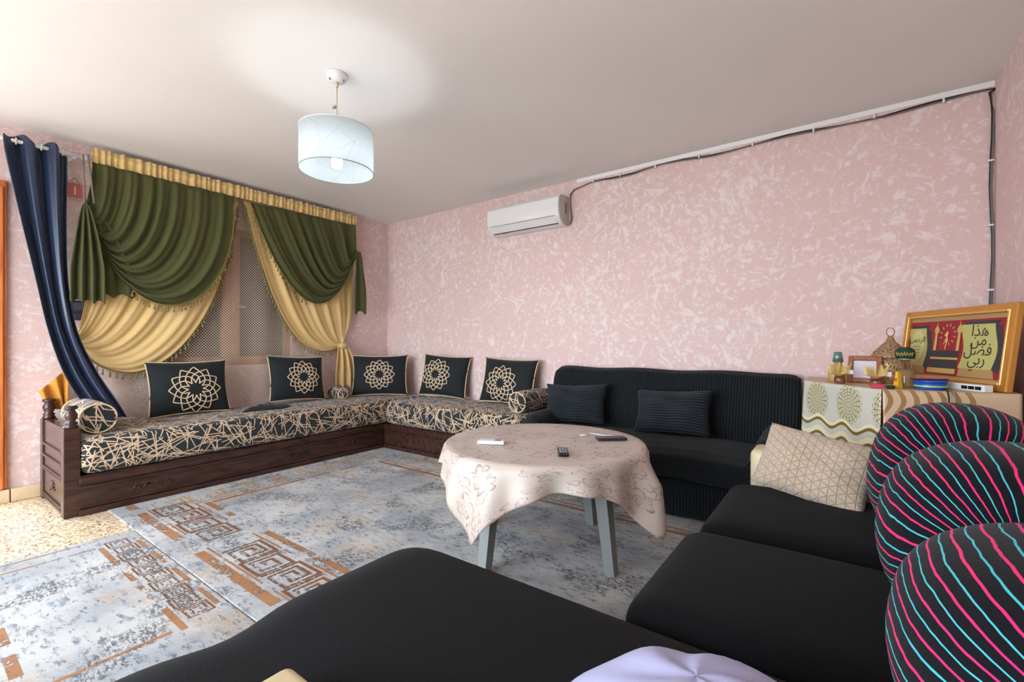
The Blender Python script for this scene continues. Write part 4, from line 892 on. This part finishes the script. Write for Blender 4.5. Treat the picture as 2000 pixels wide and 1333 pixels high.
BM().lathe([(0.046, 0), (0.05, 0.01), (0.042, 0.07), (0.03, 0.12), (0.022, 0.135), (0.022, 0.16)], n=22).obj('bottle', GLASS, gb, True); BM().lathe([(0.042, 0.004), (0.044, 0.01), (0.036, 0.07), (0.028, 0.095)], n=20).obj('perfume', AMBER, gb, True)
BM().lathe([(0.024, 0.155), (0.024, 0.165)], n=18).obj('collar', WHITEP, gb, True); BM().lathe([(0.040, 0.160), (0.045, 0.18), (0.042, 0.205), (0.028, 0.22), (0.005, 0.224)], n=22).obj('velvet_cap', GREENC, gb, True)
BM().tube([(0.0455*cos(-1.8+0.09*k), 0.0455*sin(-1.8+0.09*k), 0.185+0.012*sin(k*1.9)) for k in range(-9, 12)], 0.002, 5).obj('gold_embroidery', GOLDD, gb, True)
yb = thing('yellow_tube', 'slim tapering yellow carton with a red round emblem', 'carton', on(5.275, -0.765)); BM().lathe([(0.02, 0), (0.02, 0.01), (0.010, 0.085), (0.009, 0.09)], n=4).obj('carton', plain('carton_yellow', (230, 184, 30), 0.4), yb)
BM().lathe([(0.009, -0.001), (0.009, 0.001)], n=16).obj('emblem', plain('emblem_red', (206, 48, 74), 0.5), yb).matrix_local = Matrix.Translation((-0.0085, -0.0100, 0.045)) @ Matrix.Rotation(PI/2, 4, 'X') @ Matrix.Rotation(0.0, 4, 'Y')
pk = thing('small_box', 'small rose pink box beside a black clip in front of the jars', 'box', on(5.19, -0.835)); BM().box((-0.035, -0.012, 0), (0.02, 0.012, 0.022), 0.002).obj('box', plain('rose_plastic', (190, 60, 84), 0.25), pk, shift=None)
bk = BM().box((-0.02, -0.012, 0), (0.02, 0.012, 0.018), 0.005).obj('hair_clip', BLACKP); bk.location = on(5.238, -0.835); tag(bk, 'small black hair clip on the side table edge', 'hair clip')
tn = thing('blue_tin', 'round blue tin with a green band on the side table', 'tin', on(5.41, -0.745)); TINB = plain('tin_blue', (24, 74, 176), 0.25)
BM().lathe([(0.066, 0), (0.068, 0.004), (0.068, 0.034), (0.066, 0.036)], n=32).obj('tin_base', TINB, tn, True); BM().lathe([(0.070, 0.036), (0.070, 0.046), (0.064, 0.05)], n=32).obj('tin_lid', TINB, tn, True)
BM().lathe([(0.0685, 0.014), (0.0685, 0.022)], n=32, cap=False).obj('printed_band', plain('tin_green', (150, 206, 90), 0.3), tn, True)
pp = thing('pink_phone', 'pink-backed phone lying on top of the blue tin', 'phone', (5.405, -0.745, SZ+0.0515), math.radians(20)); BM().box((-0.07, -0.034, 0), (0.07, 0.034, 0.006), 0.002).obj('case', BLACKP, pp); BM().box((-0.066, -0.031, 0.006), (0.068, 0.031, 0.009), 0.001).obj('pink_back', plain('phone_pink', (206, 110, 140), 0.3), pp)
ps = thing('power_strip', 'white power strip with black sockets in front of the framed picture', 'power strip', on(5.56, -0.735), math.radians(-56)); BM().box((-0.10, -0.022, 0), (0.10, 0.022, 0.036), 0.004).obj('body', WHITEP, ps)
for k in range(3): BM().box((-0.02+k*0.036, -0.0226, 0.010), (0.012+k*0.036, -0.021, 0.027)).obj('socket', BLACKP, ps)
for lab, x, m_ in (('black lead hanging down over the tan cloth from the power strip', 5.46, BLACKP), ('grey lead hanging down beside the black lead from the power strip', 5.485, GREYP)):
    t = thing('power_lead', lab, 'cable', (x, -0.90, 0.5)); y = -0.92+(x-5.2)*0.226
    BM().tube([(0, y+0.90+0.07, SZ+0.008-0.5), (0, y+0.90+0.01, SZ+0.01-0.5), (0, y+0.90-0.035, SZ-0.02-0.5), (0.004, y+0.90-0.045, SZ-0.12-0.5), (-0.01, y+0.90-0.05, SZ-0.4-0.5)], 0.0035, 6).obj('lead', m_, t, True)
